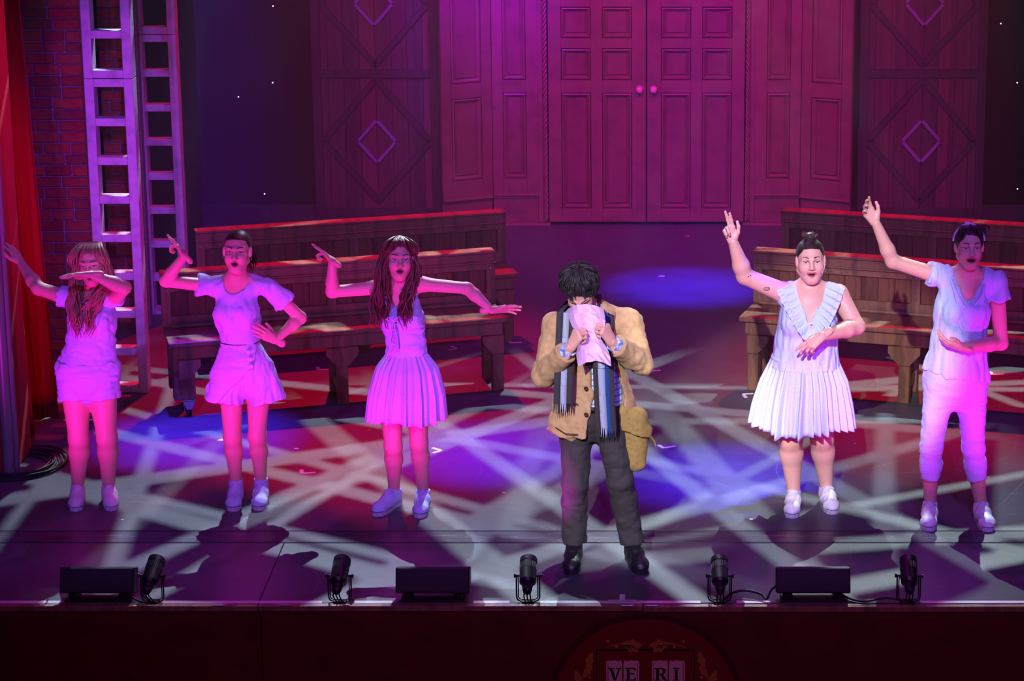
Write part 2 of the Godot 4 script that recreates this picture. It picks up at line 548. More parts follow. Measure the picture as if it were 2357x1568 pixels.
# a mitred moulding round a sunk panel: slopes from the face down to the panel
func mould(st: SurfaceTool, x0: float, x1: float, y0: float, y1: float, w: float, z0: float, z1: float, xf := Transform3D()) -> void:
	st.set_smooth_group(-1)
	var o := [Vector3(x0, y0, z0), Vector3(x1, y0, z0), Vector3(x1, y1, z0), Vector3(x0, y1, z0)]
	var m := [Vector3(x0 + w * 0.35, y0 + w * 0.35, z0 + 0.006), Vector3(x1 - w * 0.35, y0 + w * 0.35, z0 + 0.006), Vector3(x1 - w * 0.35, y1 - w * 0.35, z0 + 0.006), Vector3(x0 + w * 0.35, y1 - w * 0.35, z0 + 0.006)]
	var n := [Vector3(x0 + w, y0 + w, z1), Vector3(x1 - w, y0 + w, z1), Vector3(x1 - w, y1 - w, z1), Vector3(x0 + w, y1 - w, z1)]
	for i in 4:
		var j := (i + 1) % 4
		quad(st, xf * o[i], xf * o[j], xf * m[j], xf * m[i], xf.basis * Vector3(0, 0, 1))
		quad(st, xf * m[i], xf * m[j], xf * n[j], xf * n[i], xf.basis * Vector3(0, 0, 1))

# face boards round a grid of openings: xs and ys list the opening spans
func panelled(parent: Node3D, wide: float, high: float, low: float, xs: Array, ys: Array, face: float, sunk: float, xf := Transform3D()) -> void:
	var st := T()
	box(st, Vector3(wide * 0.5, (high + low) * 0.5, sunk * 0.5 - 0.01), Vector3(wide, high - low, sunk + 0.02 - 0.004), 0.0, xf)
	obj("board", st, M.door_panel, parent)
	var x := 0.0
	var cuts := xs.duplicate()
	cuts.append([wide, wide])
	for c in cuts:
		st = T()
		box(st, Vector3((x + c[0]) * 0.5, (high + low) * 0.5, face * 0.5), Vector3(c[0] - x, high - low, face), 0.002, xf)
		obj("stile", st, M.door_paint, parent)
		x = c[1]
	for c in xs:
		var y := low
		var rows := ys.duplicate()
		rows.append([high, high])
		for r in rows:
			st = T()
			box(st, Vector3((c[0] + c[1]) * 0.5, (y + r[0]) * 0.5, face * 0.5 - 0.001), Vector3(c[1] - c[0], r[0] - y, face), 0.002, xf)
			obj("rail", st, M.door_paint, parent)
			y = r[1]
		for r in ys:
			st = T()
			mould(st, c[0] + 0.008, c[1] - 0.008, r[0] + 0.008, r[1] - 0.008, 0.032, face - 0.006, sunk + 0.004, xf)
			obj("moulding", st, M.door_mould, parent)
			st = T()
			box(st, Vector3((c[0] + c[1]) * 0.5, (r[0] + r[1]) * 0.5, sunk * 0.5 + 0.006), Vector3(c[1] - c[0] - 0.1, r[1] - r[0] - 0.1, sunk + 0.012), 0.004, xf)
			obj("panel", st, M.door_panel, parent)

func build_back() -> void:
	# star cloth
	var sc := T()
	box(sc, Vector3(0, 2.6, -10.62), Vector3(16, 5.6, 0.2))
	var cloth := setting("wall_back", sc, M.star_cloth, "black star cloth hung across the back of the stage")
	var dot := SphereMesh.new()
	dot.radius = 0.0075
	dot.height = 0.015
	dot.radial_segments = 10
	dot.rings = 6
	for p in [[-3.62, 1.97], [-3.65, 1.22], [-3.99, 1.08], [-3.77, 0.11], [3.44, 1.80], [3.62, 1.22], [3.66, 0.16], [-4.6, 2.3], [4.3, 2.2], [-3.3, 2.6]]:
		put("star_light", dot, M.star, cloth, Transform3D(Basis(), Vector3(p[0], p[1], -10.515)))
	# the doors
	var k := 0
	for s in [-1.0, 1.0]:
		k += 1
		var d := Node3D.new()
		d.name = "door_%d" % k
		add_child(d)
		tag(d, ["panelled door leaf with pink knob on the side of the woman with ribbon", "panelled door leaf with pink knob on the side of the ruffled dress"][k - 1], "", "", "structure")
		d.position = Vector3(0.006 * s, 0.03, -9.65)
		var xs := [[0.13, 0.41], [0.515, 0.795]]
		var xf := Transform3D()
		if s < 0:
			xs = [[0.915 - 0.795, 0.915 - 0.515], [0.915 - 0.41, 0.915 - 0.13]]
			xf.origin.x = -0.915
		panelled(d, 0.915, 3.0, 0.0, xs, [[0.13, 1.24], [1.36, 1.66], [1.757, 2.05], [2.15, 2.45], [2.55, 2.86]], 0.042, 0.006, xf)
		var st := T()
		lathe(st, [Vector2(0.034, 0), Vector2(0.034, 0.006), Vector2(0.014, 0.008), Vector2(0.013, 0.03), Vector2(0.026, 0.038), Vector2(0.033, 0.052), Vector2(0.03, 0.066), Vector2(0.018, 0.075), Vector2(0, 0.078)], 20, Transform3D(Basis(Vector3.RIGHT, PI / 2), Vector3(0.06 * s, 1.275, 0.042)))
		var kn := obj("knob", st, mat("knob_%d" % k, Color(0.82, 0.62, 0.66), 0.3), d)
		tag(kn, "round pale door knob")
	# black void under and behind the doors
	var st2 := T()
	box(st2, Vector3(0, 1.5, -9.72), Vector3(2.1, 3.1, 0.04))
	setting("wall_behind_doors", st2, M.star_cloth, "black board behind the double doors")
	for s in [-1.0, 1.0]:
		var near := "long pew with casters" if s < 0 else "shorter visible pews"
		# rope column, fillet, inner panelling, skirting
		var t := Node3D.new()
		t.name = "wall_inner_left" if s < 0 else "wall_inner_right"
		add_child(t)
		tag(t, "panelled surround with rope moulding on the side of the " + near, "", "", "structure")
		var xf := Transform3D(Basis(), Vector3(-1.45 if s < 0 else 1.02, 0.03, -9.65))
		var pn := [[0.10, 0.32]] if s < 0 else [[0.11, 0.33]]
		panelled(t, 0.43, 3.1, 0.27, pn, [[0.42, 1.24], [1.36, 2.6]], 0.038, 0.008, xf)
		var st := T()
		box(st, Vector3(s * 1.235, 0.15, -9.645), Vector3(0.43, 0.3, 0.03), 0.002)
		obj("skirting", st, M.door_panel, t)
		st = T()
		box(st, Vector3(s * 1.235, 0.292, -9.62), Vector3(0.43, 0.022, 0.045), 0.006)
		box(st, Vector3(s * 1.235, 0.27, -9.628), Vector3(0.43, 0.02, 0.025), 0.004)
		obj("ledge", st, M.door_mould, t)
		st = T()
		box(st, Vector3(s * 1.17, 0.012, -9.6), Vector3(0.52, 0.024, 0.09), 0.004)
		obj("plinth", st, M.door_mould, t)
		st = T()
		box(st, Vector3(s * 1.0, 1.57, -9.635), Vector3(0.05, 3.1, 0.045), 0.006)
		obj("fillet", st, M.door_paint, t)
		st = T()
		box(st, Vector3(s * 0.955, 1.57, -9.66), Vector3(0.045, 3.1, 0.03))
		obj("groove", st, M.flat_timber, t)
		# the rope: two strands twisted round each other
		for q in 3:
			var pts := []
			for i in 300:
				var a: float = i * 0.42 * s + q * TAU / 3
				pts.append(Vector3(s * 0.955 + cos(a) * 0.013, 0.04 + i * 0.0104, -9.634 + sin(a) * 0.013))
			st = T()
			tube(st, pts, [0.012], 6)
			obj("rope_strand", st, M.door_mould, t)
		# the outer shutter, angled towards the audience
		var o := Node3D.new()
		o.name = "wall_shutter_left" if s < 0 else "wall_shutter_right"
		add_child(o)
		tag(o, "angled panelled shutter behind the " + near, "", "", "structure")
		var a := Vector3(s * 1.468, 0.0, -9.62)
		var b := Vector3(s * 1.92, 0.0, -9.40)
		var ax: Vector3 = (b - a).normalized() * s
		var start := a if s > 0 else b
		var bs := Basis(ax, Vector3.UP, ax.cross(Vector3.UP))
		var w := (b - a).length()
		panelled(o, w, 3.1, 0.27, [[0.10, w - 0.10]], [[0.44, 1.22], [1.36, 2.6]], 0.038, 0.008, Transform3D(bs, start + Vector3(0, 0.02, 0)))
		st = T()
		box(st, Vector3(w * 0.5, 0.15, 0.005), Vector3(w, 0.3, 0.03), 0.002, Transform3D(bs, start))
		obj("skirting", st, M.door_panel, o)
		st = T()
		box(st, Vector3(w * 0.5, 0.28, 0.03), Vector3(w, 0.024, 0.05), 0.006, Transform3D(bs, start))
		obj("ledge", st, M.door_mould, o)
	# diamond flats
	for s in [-1.0, 1.0]:
		var t := Node3D.new()
		t.name = "wall_flat_left" if s < 0 else "wall_flat_right"
		add_child(t)
		tag(t, "dark timber flat with lilac diamonds, " + ("behind the pew with casters" if s < 0 else "beside the star cloth"), "", "", "structure")
		t.position = Vector3(-2.585 if s < 0 else 2.635, 0, -10.0)
		var hw := 0.605
		for i in 8:
			var x0 := -hw + i * hw / 4
			var st := T()
			box(st, Vector3(x0 + hw / 8, 1.6, -0.02), Vector3(hw / 4 - 0.004, 3.2, 0.02), 0.002)
			obj("plank", st, M["flat_plank_%d" % ((i * 7 + (2 if s < 0 else 0)) % 4)], t)
		var st := T()
		box(st, Vector3(0, 1.6, -0.05), Vector3(hw * 2, 3.2, 0.03))
		obj("backing", st, M.flat_timber, t)
		for a in [[-hw + 0.045, 0.09], [hw - 0.04, 0.08]]:
			st = T()
			box(st, Vector3(a[0], 1.6, 0.005), Vector3(a[1], 3.2, 0.03), 0.004)
			obj("stile", st, M.flat_timber, t)
		for y in [0.04, 1.392, 2.75]:
			st = T()
			box(st, Vector3(0, y, 0.004), Vector3(hw * 2 - 0.17, 0.08, 0.028), 0.004)
			obj("rail", st, M.flat_timber, t)
		for cy in [0.735, 2.06]:
			for q in 4:
				var p0: Vector2 = [Vector2(0, 0.60), Vector2(0.515, 0), Vector2(0, -0.58), Vector2(-0.515, 0)][q]
				var p1: Vector2 = [Vector2(0.515, 0), Vector2(0, -0.58), Vector2(-0.515, 0), Vector2(0, 0.60)][q]
				st = T()
				var d := p1 - p0
				var bs := Basis(Vector3(0, 0, 1), d.angle())
				box(st, Vector3(d.length() * 0.5, 0, 0), Vector3(d.length() + 0.02, 0.06, 0.022), 0.004, Transform3D(bs, Vector3(p0.x, p0.y + cy, 0.002)))
				obj("brace", st, M.flat_timber, t)
				p0 = [Vector2(0, 0.19), Vector2(0.165, 0), Vector2(0, -0.19), Vector2(-0.165, 0)][q]
				p1 = [Vector2(0.165, 0), Vector2(0, -0.19), Vector2(-0.165, 0), Vector2(0, 0.19)][q]
				d = p1 - p0
				bs = Basis(Vector3(0, 0, 1), d.angle())
				st = T()
				box(st, Vector3(d.length() * 0.5, 0.012, 0), Vector3(d.length() + 0.006, 0.032, 0.028), 0.004, Transform3D(bs, Vector3(p0.x, p0.y + cy, 0.006)))
				obj("diamond_trim", st, M.flat_trim, t)

func ladder(called_label: String, x0: float, x1: float, z: float) -> void:
	var t := thing("stage_ladder", called_label, "ladder", Vector3((x0 + x1) * 0.5, 0, z), 0.0, "white timber ladders by the brick wall")
	var w := x1 - x0
	for part in 2:
		var y0 := 0.0 if part == 0 else 2.293
		var y1 := 2.29 if part == 0 else 4.55
		for s in [-1.0, 1.0]:
			var st := T()
			box(st, Vector3(s * (w * 0.5 - 0.033), (y0 + y1) * 0.5, -0.06), Vector3(0.066, y1 - y0, 0.12), 0.004)
			obj("stile", st, M.ladder_paint, t)
		for k in 9:
			var y := y0 + 0.03 + k * 0.2788
			var st := T()
			box(st, Vector3(0, y, -0.055), Vector3(w - 0.132, 0.056, 0.10), 0.003)
			obj("rung", st, M.ladder_paint, t)

func brick_wall(called: String, label: String, x0: float, x1: float, z: float, high: float, sd: int) -> void:
	var t := Node3D.new()
	t.name = called
	add_child(t)
	tag(t, label, "", "", "structure")
	var st := T()
	box(st, Vector3((x0 + x1) * 0.5, high * 0.5, z - 0.05), Vector3(x1 - x0, high, 0.084))
	obj("mortar", st, M.mortar, t)
	var rg := RandomNumberGenerator.new()
	rg.seed = sd
	var sizes := [0.12, 0.165, 0.2, 0.235]
	var kinds := []
	for l in sizes:
		st = T()
		box(st, Vector3.ZERO, Vector3(l - 0.012, 0.072, 0.03), 0.006)
		kinds.append(done(st))
	var y := 0.045
	while y < high - 0.03:
		var x := x1 - 0.004
		var first := true
		while x > x0 + 0.03:
			var i := rg.randi_range(1, 3) if not first else rg.randi_range(0, 3)
			first = false
			var l: float = sizes[i]
			if x - l < x0 + 0.06:
				l = x - x0
				st = T()
				box(st, Vector3.ZERO, Vector3(l - 0.012, 0.072, 0.03), 0.006)
				put("brick", done(st), M["brick_%d" % (rg.randi() % 5)], t, Transform3D(Basis(), Vector3(x - l * 0.5, y, z - 0.008)))
				break
			var b := Basis(Vector3(0, 0, 1), rg.randf_range(-0.012, 0.012))
			put("brick", kinds[i], M["brick_%d" % (rg.randi() % 5)], t, Transform3D(b, Vector3(x - l * 0.5, y + rg.randf_range(-0.002, 0.002), z - 0.008 + rg.randf_range(-0.003, 0.003))))
			x -= l
		y += 0.0825

# velvet folds along a path on the floor: wave gives the depth of the folds
func drape(pts: Array, wave: float, folds: float, high: float, sd: float, lean := 0.035, thick := 0.006) -> ArrayMesh:
	var st := T()
	st.set_smooth_group(0)
	var n := 72
	var rows := 24
	var grid := []
	for j in rows + 1:
		var row := []
		var y := 0.012 + high * j / rows
		for i in n + 1:
			var u := float(i) / n * (pts.size() - 1)
			var k := mini(int(u), pts.size() - 2)
			var p: Vector3 = pts[k].lerp(pts[k + 1], u - k)
			var d: Vector3 = (pts[k + 1] - pts[k]).normalized()
			var nn := d.cross(Vector3.UP)
			var a := float(i) / n * folds * TAU + sd
			var w := wave * (0.8 + 0.35 * sin(a * 0.37 + sd)) * (1.0 - 0.25 * y / high)
			p += nn * (sin(a) + 0.25 * sin(2.1 * a + y * 0.6)) * w + d * cos(a) * w * 0.5
			row.append(Vector3(p.x - lean * y, y, p.z))
		grid.append(row)
	var front := grid
	for j in rows:
		for i in n:
			var d: Vector3 = front[j][i + 1] - front[j][i]
			quad(st, front[j][i], front[j][i + 1], front[j + 1][i + 1], front[j + 1][i], d.cross(Vector3.UP))
	for i in n:
		var d: Vector3 = front[0][i + 1] - front[0][i]
		var o := -d.cross(Vector3.UP).normalized() * thick
		quad(st, front[0][i], front[0][i + 1], front[0][i + 1] + o, front[0][i] + o, Vector3.DOWN)
	return done(st)

func build_left() -> void:
	ladder("white timber ladder nearest the woman in shorts, standing before bricks", -3.935, -3.592, -4.07)
	ladder("white timber ladder standing behind the pew with casters", -4.06, -3.722, -6.27)
	brick_wall("wall_left", "red brick flat between the velvet curtain and the ladder", -5.2, -4.06, -4.6, 3.6, 31)
	brick_wall("wall_left_rear", "narrow red brick flat glimpsed through the ladder rungs", -4.25, -3.95, -5.9, 3.4, 32)
	var st := T()
	box(st, Vector3(-4.5, 2.2, -7.2), Vector3(1.5, 4.4, 0.03))
	setting("wall_masking_left", st, M.star_cloth, "black masking cloth behind the ladders")
	# the proscenium edge
	var t := Node3D.new()
	t.name = "wall_proscenium"
	add_child(t)
	tag(t, "dark red proscenium edge with a worn grey moulding", "", "", "structure")
	st = T()
	box(st, Vector3(-4.55, 2.2, -2.3), Vector3(0.8, 4.4, 0.12), 0.01)
	obj("red_panel", st, M.red_panel, t)
	st = T()
	tube(st, [Vector3(-4.25, 0, -2.235), Vector3(-4.25, 4.4, -2.235)], [0.014], 8)
	tube(st, [Vector3(-4.30, 0, -2.235), Vector3(-4.30, 4.4, -2.235)], [0.008], 8)
	obj("bead", st, M.grey_trim, t)
	st = T()
	tube(st, [Vector3(-4.125, 0, -2.29), Vector3(-4.125, 4.4, -2.29)], [0.038], 14)
	box(st, Vector3(-4.10, 2.2, -2.34), Vector3(0.06, 4.4, 0.05), 0.008)
	obj("moulding", st, M.grey_trim, t)
	st = T()
	box(st, Vector3(-4.125, 2.2, -2.56), Vector3(0.06, 4.4, 0.38), 0.006)
	obj("red_return", st, M.velvet, t)
	var c := thing("velvet_curtain", "red velvet curtain leg hanging between proscenium and bricks", "curtain", Vector3(0, 0, 0))
	put("fold_panel", drape([Vector3(-4.75, 0, -2.98), Vector3(-4.42, 0, -2.96), Vector3(-4.16, 0, -3.00), Vector3(-4.17, 0, -3.1)], 0.028, 5.0, 4.3, 0.4), M.velvet, c)
	put("fold_panel", drape([Vector3(-4.9, 0, -3.36), Vector3(-4.40, 0, -3.36), Vector3(-4.07, 0, -3.44)], 0.035, 5.0, 4.3, 2.0), M.velvet, c)
	# coil of cable at its foot
	st = T()
	for i in 9:
		var pts := []
		var r := 0.21 + 0.016 * i
		for k in 41:
			var a := TAU * k / 40
			pts.append(Vector3(-4.12 + cos(a + i) * r * (1.0 + 0.04 * sin(a * 2 + i * 1.7)) + 0.02 * sin(i * 2.1), 0.008 + 0.006 * (i % 4) + 0.004 * sin(a * 3 + i), -2.43 + sin(a + i) * r * 1.0 + 0.02 * cos(i * 1.3)))
		tube(st, pts, [0.007], 6)
	var cable := obj("cable_coil", st, M.rubber)
	tag(cable, "coil of thin black cable on the floor by the velvet curtain", "cable")

func pew(label: String, at: Vector3, turn: float, long: float, wheels: bool) -> Node3D:
	var t := thing("pew", label, "bench", at, turn, "brown wooden pews")
	var sh := 0.555
	var sd := 0.44
	# x runs from the seat's front left corner, z back is negative
	var st := T()
	box(st, Vector3(long * 0.5, sh - 0.018, -sd * 0.5), Vector3(long, 0.036, sd), 0.006)
	obj("seat", st, M.pew_wood, t)
	st = T()
	box(st, Vector3(long * 0.5, sh - 0.085, -0.05), Vector3(long - 0.08, 0.095, 0.03), 0.004)
	obj("apron", st, M.pew_wood, t)
	st = T()
	tube(st, [Vector3(0.06, sh + 0.012, -sd + 0.055), Vector3(long - 0.06, sh + 0.012, -sd + 0.055)], [0.014], 8)
	obj("seat_bead", st, M.pew_wood, t)
	# the back: cap, frieze, rails, stiles and boards
	var top := 0.955
	var zb := -sd
	st = T()
	box(st, Vector3(long * 0.5, top - 0.008, zb - 0.015), Vector3(long, 0.022, 0.125), 0.005)
	obj("cap", st, M.pew_wood, t)
	st = T()
	box(st, Vector3(long * 0.5, top - 0.05, zb + 0.004), Vector3(long - 0.004, 0.062, 0.06), 0.004)
	obj("frieze", st, M.pew_wood, t)
	st = T()
	box(st, Vector3(long * 0.5, top - 0.085, zb + 0.012), Vector3(long - 0.004, 0.014, 0.07), 0.004)
	obj("ledge", st, M.pew_wood, t)
	st = T()
	box(st, Vector3(long * 0.5, top - 0.118, zb + 0.002), Vector3(long - 0.004, 0.05, 0.045), 0.004)
	obj("rail", st, M.pew_wood, t)
	st = T()
	box(st, Vector3(long * 0.5, sh + 0.04, zb + 0.002), Vector3(long - 0.004, 0.08, 0.045), 0.004)
	obj("rail", st, M.pew_wood, t)
	st = T()
	box(st, Vector3(long * 0.5, (sh + top) * 0.5 - 0.03, zb - 0.02), Vector3(long - 0.01, top - sh - 0.08, 0.012))
	obj("back_board", st, M.pew_board_dark, t)
	var stiles := [0.034, long * 0.5, long - 0.034]
	for x in stiles:
		st = T()
		box(st, Vector3(x, (sh + top) * 0.5 - 0.03, zb + 0.003), Vector3(0.066, top - sh - 0.075, 0.047), 0.004)
		obj("stile", st, M.pew_wood, t)
		st = T()
		lathe(st, [Vector2(0.009, 0), Vector2(0.008, 0.004), Vector2(0, 0.006)], 8, Transform3D(Basis(Vector3.RIGHT, PI / 2), Vector3(x, top - 0.13, zb + 0.026)))
		obj("bolt", st, M.steel, t)
	var planks := int(round((long * 0.5 - 0.1) / 0.128))
	for h in 2:
		var x0: float = stiles[h] + 0.033
		var w: float = (stiles[h + 1] - stiles[h] - 0.066) / planks
		st = T()
		box(st, Vector3.ZERO, Vector3(w - 0.005, top - sh - 0.22, 0.014), 0.002)
		var pm := done(st)
		for i in planks:
			put("plank", pm, M.pew_board if (i * 5 + h) % 3 else M.pew_board_dark, t, Transform3D(Basis(), Vector3(x0 + w * (i + 0.5), (sh + top) * 0.5 - 0.032, zb - 0.006)))
	# legs: front and rear posts under a gusset
	var xs := [0.1, long * 0.5, long - 0.075]
	for i in 3:
		var x: float = xs[i]
		var caster := wheels and i == 0
		var low := 0.13 if caster else 0.0
		var wide := 0.15 if caster else 0.078
		for z in [-0.075, -sd + 0.06]:
			st = T()
			box(st, Vector3(x, (sh - 0.036 + low) * 0.5, z), Vector3(wide, sh - 0.036 - low, 0.075), 0.004)
			obj("leg", st, M.pew_wood, t)
		st = T()
		var l := -0.115 if i > 0 else -0.039
		var r := 0.115 if i < 2 else 0.039
		prism(st, PackedVector2Array([Vector2(x + l, sh - 0.135), Vector2(x + l, sh - 0.185), Vector2(x - 0.039, sh - 0.27), Vector2(x + 0.039, sh - 0.27), Vector2(x + r, sh - 0.185), Vector2(x + r, sh - 0.135)]), -0.04, -0.018)
		obj("gusset", st, M.pew_wood, t)
		if i == 1:
			st = T()
			box(st, Vector3(x, 0.12, -sd * 0.5), Vector3(0.05, 0.07, sd - 0.2), 0.003)
			obj("stretcher", st, M.pew_wood, t)
		if caster:
			for z in [-0.085, -sd + 0.06]:
				st = T()
				tube(st, [Vector3(x + 0.01, 0.05, z), Vector3(x + 0.042, 0.05, z)], [0.05], 18)
				var wl := obj("caster", st, M.rubber, t)
				st = T()
				box(st, Vector3(x + 0.026, 0.122, z), Vector3(0.1, 0.012, 0.09), 0.002)
				for q in [-0.006, 0.058]:
					prism(st, PackedVector2Array([Vector2(-0.04, 0.118), Vector2(0.04, 0.118), Vector2(0.014, 0.035), Vector2(-0.014, 0.035)]), -0.002, 0.002, Transform3D(Basis(Vector3.UP, PI / 2), Vector3(x + q, 0, z)))
				prism(st, PackedVector2Array([Vector2(x - 0.012, 0.118), Vector2(x + 0.064, 0.118), Vector2(x + 0.046, 0.06), Vector2(x + 0.006, 0.06)]), z + 0.052, z + 0.055)
				obj("fork", st, M.steel, wl)
	return t

func build_pews() -> void:
	var a := deg_to_rad(17.0)
	pew("brown wooden pew with casters, nearest the women with raised arms", Vector3(-3.29, 0, -3.41), a, 2.41, true)
	pew("brown wooden pew standing behind the pew with casters", Vector3(-3.29, 0, -4.74), a, 2.41, false)
	pew("brown wooden pew right behind the woman in the ruffled dress", Vector3(0.66, 0, -4.13), -a, 2.41, false)
	pew("brown wooden pew in the rear row by the star cloth", Vector3(0.94, 0, -5.50), -a, 2.41, false)

func birdie(at: Vector3, lean: float, label: String, level: float) -> void:
	var t := thing("floor_light", label, "stage light", at, lean, "small black floor lights along the stage edge")
	# body: leans upstage, lens end up
	var ax := Vector3(0, sin(deg_to_rad(27)), -cos(deg_to_rad(27)))
	var b := Basis(Vector3.RIGHT, ax, Vector3.RIGHT.cross(ax))
	var piv := Vector3(0, 0.155, -0.03)
	var xf := Transform3D(b, piv)
	var st := T()
	lathe(st, [Vector2(0, -0.075), Vector2(0.03, -0.075), Vector2(0.034, -0.06), Vector2(0.046, -0.045), Vector2(0.047, 0.03), Vector2(0.047, 0.085), Vector2(0.049, 0.088), Vector2(0.049, 0.118), Vector2(0.044, 0.12), Vector2(0.043, 0.1)], 24, xf, false)
	var body := obj("housing", st, M.black_metal, t)
	st = T()
	for k in 14:
		var a := PI * (k + 0.5) / 14
		box(st, Vector3(cos(a) * 0.0475, 0.055, sin(a) * 0.0475), Vector3(0.0025, 0.04, 0.004), 0.0, xf)
	obj("cooling_fin", st, M.black_plastic, body)
	st = T()
	lathe(st, [Vector2(0, 0.104), Vector2(0.043, 0.1)], 20, xf)
	var lm := StandardMaterial3D.new()
	lm.albedo_color = Color(0.2, 0.2, 0.2)
	lm.emission_enabled = true
	lm.emission = Color(1.0, 0.05, 0.7)
	lm.emission_energy_multiplier = 1.2
	obj("lens", st, lm, t)
	st = T()
	lathe(st, [Vector2(0, -0.125), Vector2(0.022, -0.12), Vector2(0.027, -0.1), Vector2(0.03, -0.075)], 14, xf)
	obj("cable_boot", st, M.black_plastic, t)
	st = T()
	var u := []
	for p in [[-0.064, 0.155], [-0.064, 0.03], [-0.058, 0.014], [-0.044, 0.006], [0.044, 0.006], [0.058, 0.014], [0.064, 0.03], [0.064, 0.155]]:
		u.append(Vector3(p[0], p[1], -0.03))
	tube(st, u, [0.0045], 8)
	for q in u.duplicate():
		pass
	var u2 := u.map(func(p): return p + Vector3(signf(p.x) * -0.01, 0.008 if p.y < 0.02 else 0.0, 0))
	tube(st, u2, [0.003], 6)
	obj("yoke", st, M.black_metal, t)
	for s in [-1.0, 1.0]:
		st = T()
		tube(st, [Vector3(s * 0.046, 0.155, -0.03), Vector3(s * 0.068, 0.155, -0.03), Vector3(s * 0.069, 0.155, -0.03), Vector3(s * 0.078, 0.155, -0.03)], [0.006, 0.006, 0.011, 0.011], 10)
		obj("knob", st, M.black_plastic, t)
	st = T()
	box(st, Vector3(0, 0.006, -0.03), Vector3(0.07, 0.012, 0.05), 0.003)
	obj("base", st, M.black_metal, t)
	for k in 3:
		st = T()
		var e := xf * Vector3(0.012 * (k - 1), -0.12, 0)
		tube(st, [e, e + Vector3(0.006 * (k - 1), -0.02, 0.004), Vector3(0.016 * (k - 1), 0.022, 0.008), Vector3(0.02 * (k - 1) + 0.01, 0.008, -0.01)], [0.004], 6)
		obj("cable", st, M.rubber, t)
	var l := SpotLight3D.new()
	l.name = "beam"
	l.light_color = lin(1.0, 0.012, 0.95)
	l.light_energy = 5.4 * level
	l.light_size = 0.04
	l.spot_angle = 33
	l.spot_angle_attenuation = 1.0
	l.spot_range = 20.0
	l.spot_attenuation = 2.0
	l.shadow_enabled = true
	l.transform = Transform3D(Basis.looking_at(ax, Vector3.UP), xf * Vector3(0, 0.125, 0))
	t.add_child(l)

func speaker(at: Vector3, turn: float, label: String) -> void:
	var t := thing("stage_speaker", label, "speaker", at, turn, "low black speakers along the stage edge")
	var xf := Transform3D(Basis(Vector3.RIGHT, deg_to_rad(-19)), Vector3(0, 0.108, -0.06))
	var st := T()
	box(st, Vector3.ZERO, Vector3(0.41, 0.145, 0.12), 0.006, xf)
	obj("cabinet", st, M.black_plastic, t)
	st = T()
	box(st, Vector3(0, 0, 0.062), Vector3(0.395, 0.13, 0.006), 0.002, xf)
	obj("grille", st, M.rubber, t)
	st = T()
	for x in [-0.14, 0.14]:
		box(st, Vector3(x, 0.022, -0.06), Vector3(0.05, 0.045, 0.12), 0.004)
	box(st, Vector3(0, 0.006, -0.06), Vector3(0.36, 0.012, 0.13), 0.003)
	obj("stand", st, M.black_metal, t)

func cable(called: String, label: String, pts: Array, r: float) -> void:
	var cv := Curve3D.new()
	for i in pts.size():
		var d: Vector3 = (pts[mini(i + 1, pts.size() - 1)] - pts[maxi(i - 1, 0)]) / 6.0
		cv.add_point(pts[i], -d, d)
	var q := []
	var n := int(cv.get_baked_length() / 0.02) + 2
	for i in n + 1:
		q.append(cv.sample_baked(cv.get_baked_length() * i / n, true))
	var st := T()
	tube(st, q, [r], 8)
	var o := obj(called, st, M.rubber)
	tag(o, label, "cable")

func leaf(st: SurfaceTool, at: Vector2, ang: float, l: float, w: float) -> void:
	var p := PackedVector2Array()
	var n := 7
	for i in n:
		var u := float(i) / (n - 1)
		p.append(at + Vector2(u * l, sin(u * PI) * w * (0.8 + 0.4 * (i % 2))).rotated(ang))
	for i in range(n - 2, 0, -1):
		var u := float(i) / (n - 1)
		p.append(at + Vector2(u * l, -sin(u * PI) * w * (0.8 + 0.4 * (i % 2))).rotated(ang))
	prism(st, p, 0.004, 0.0075)

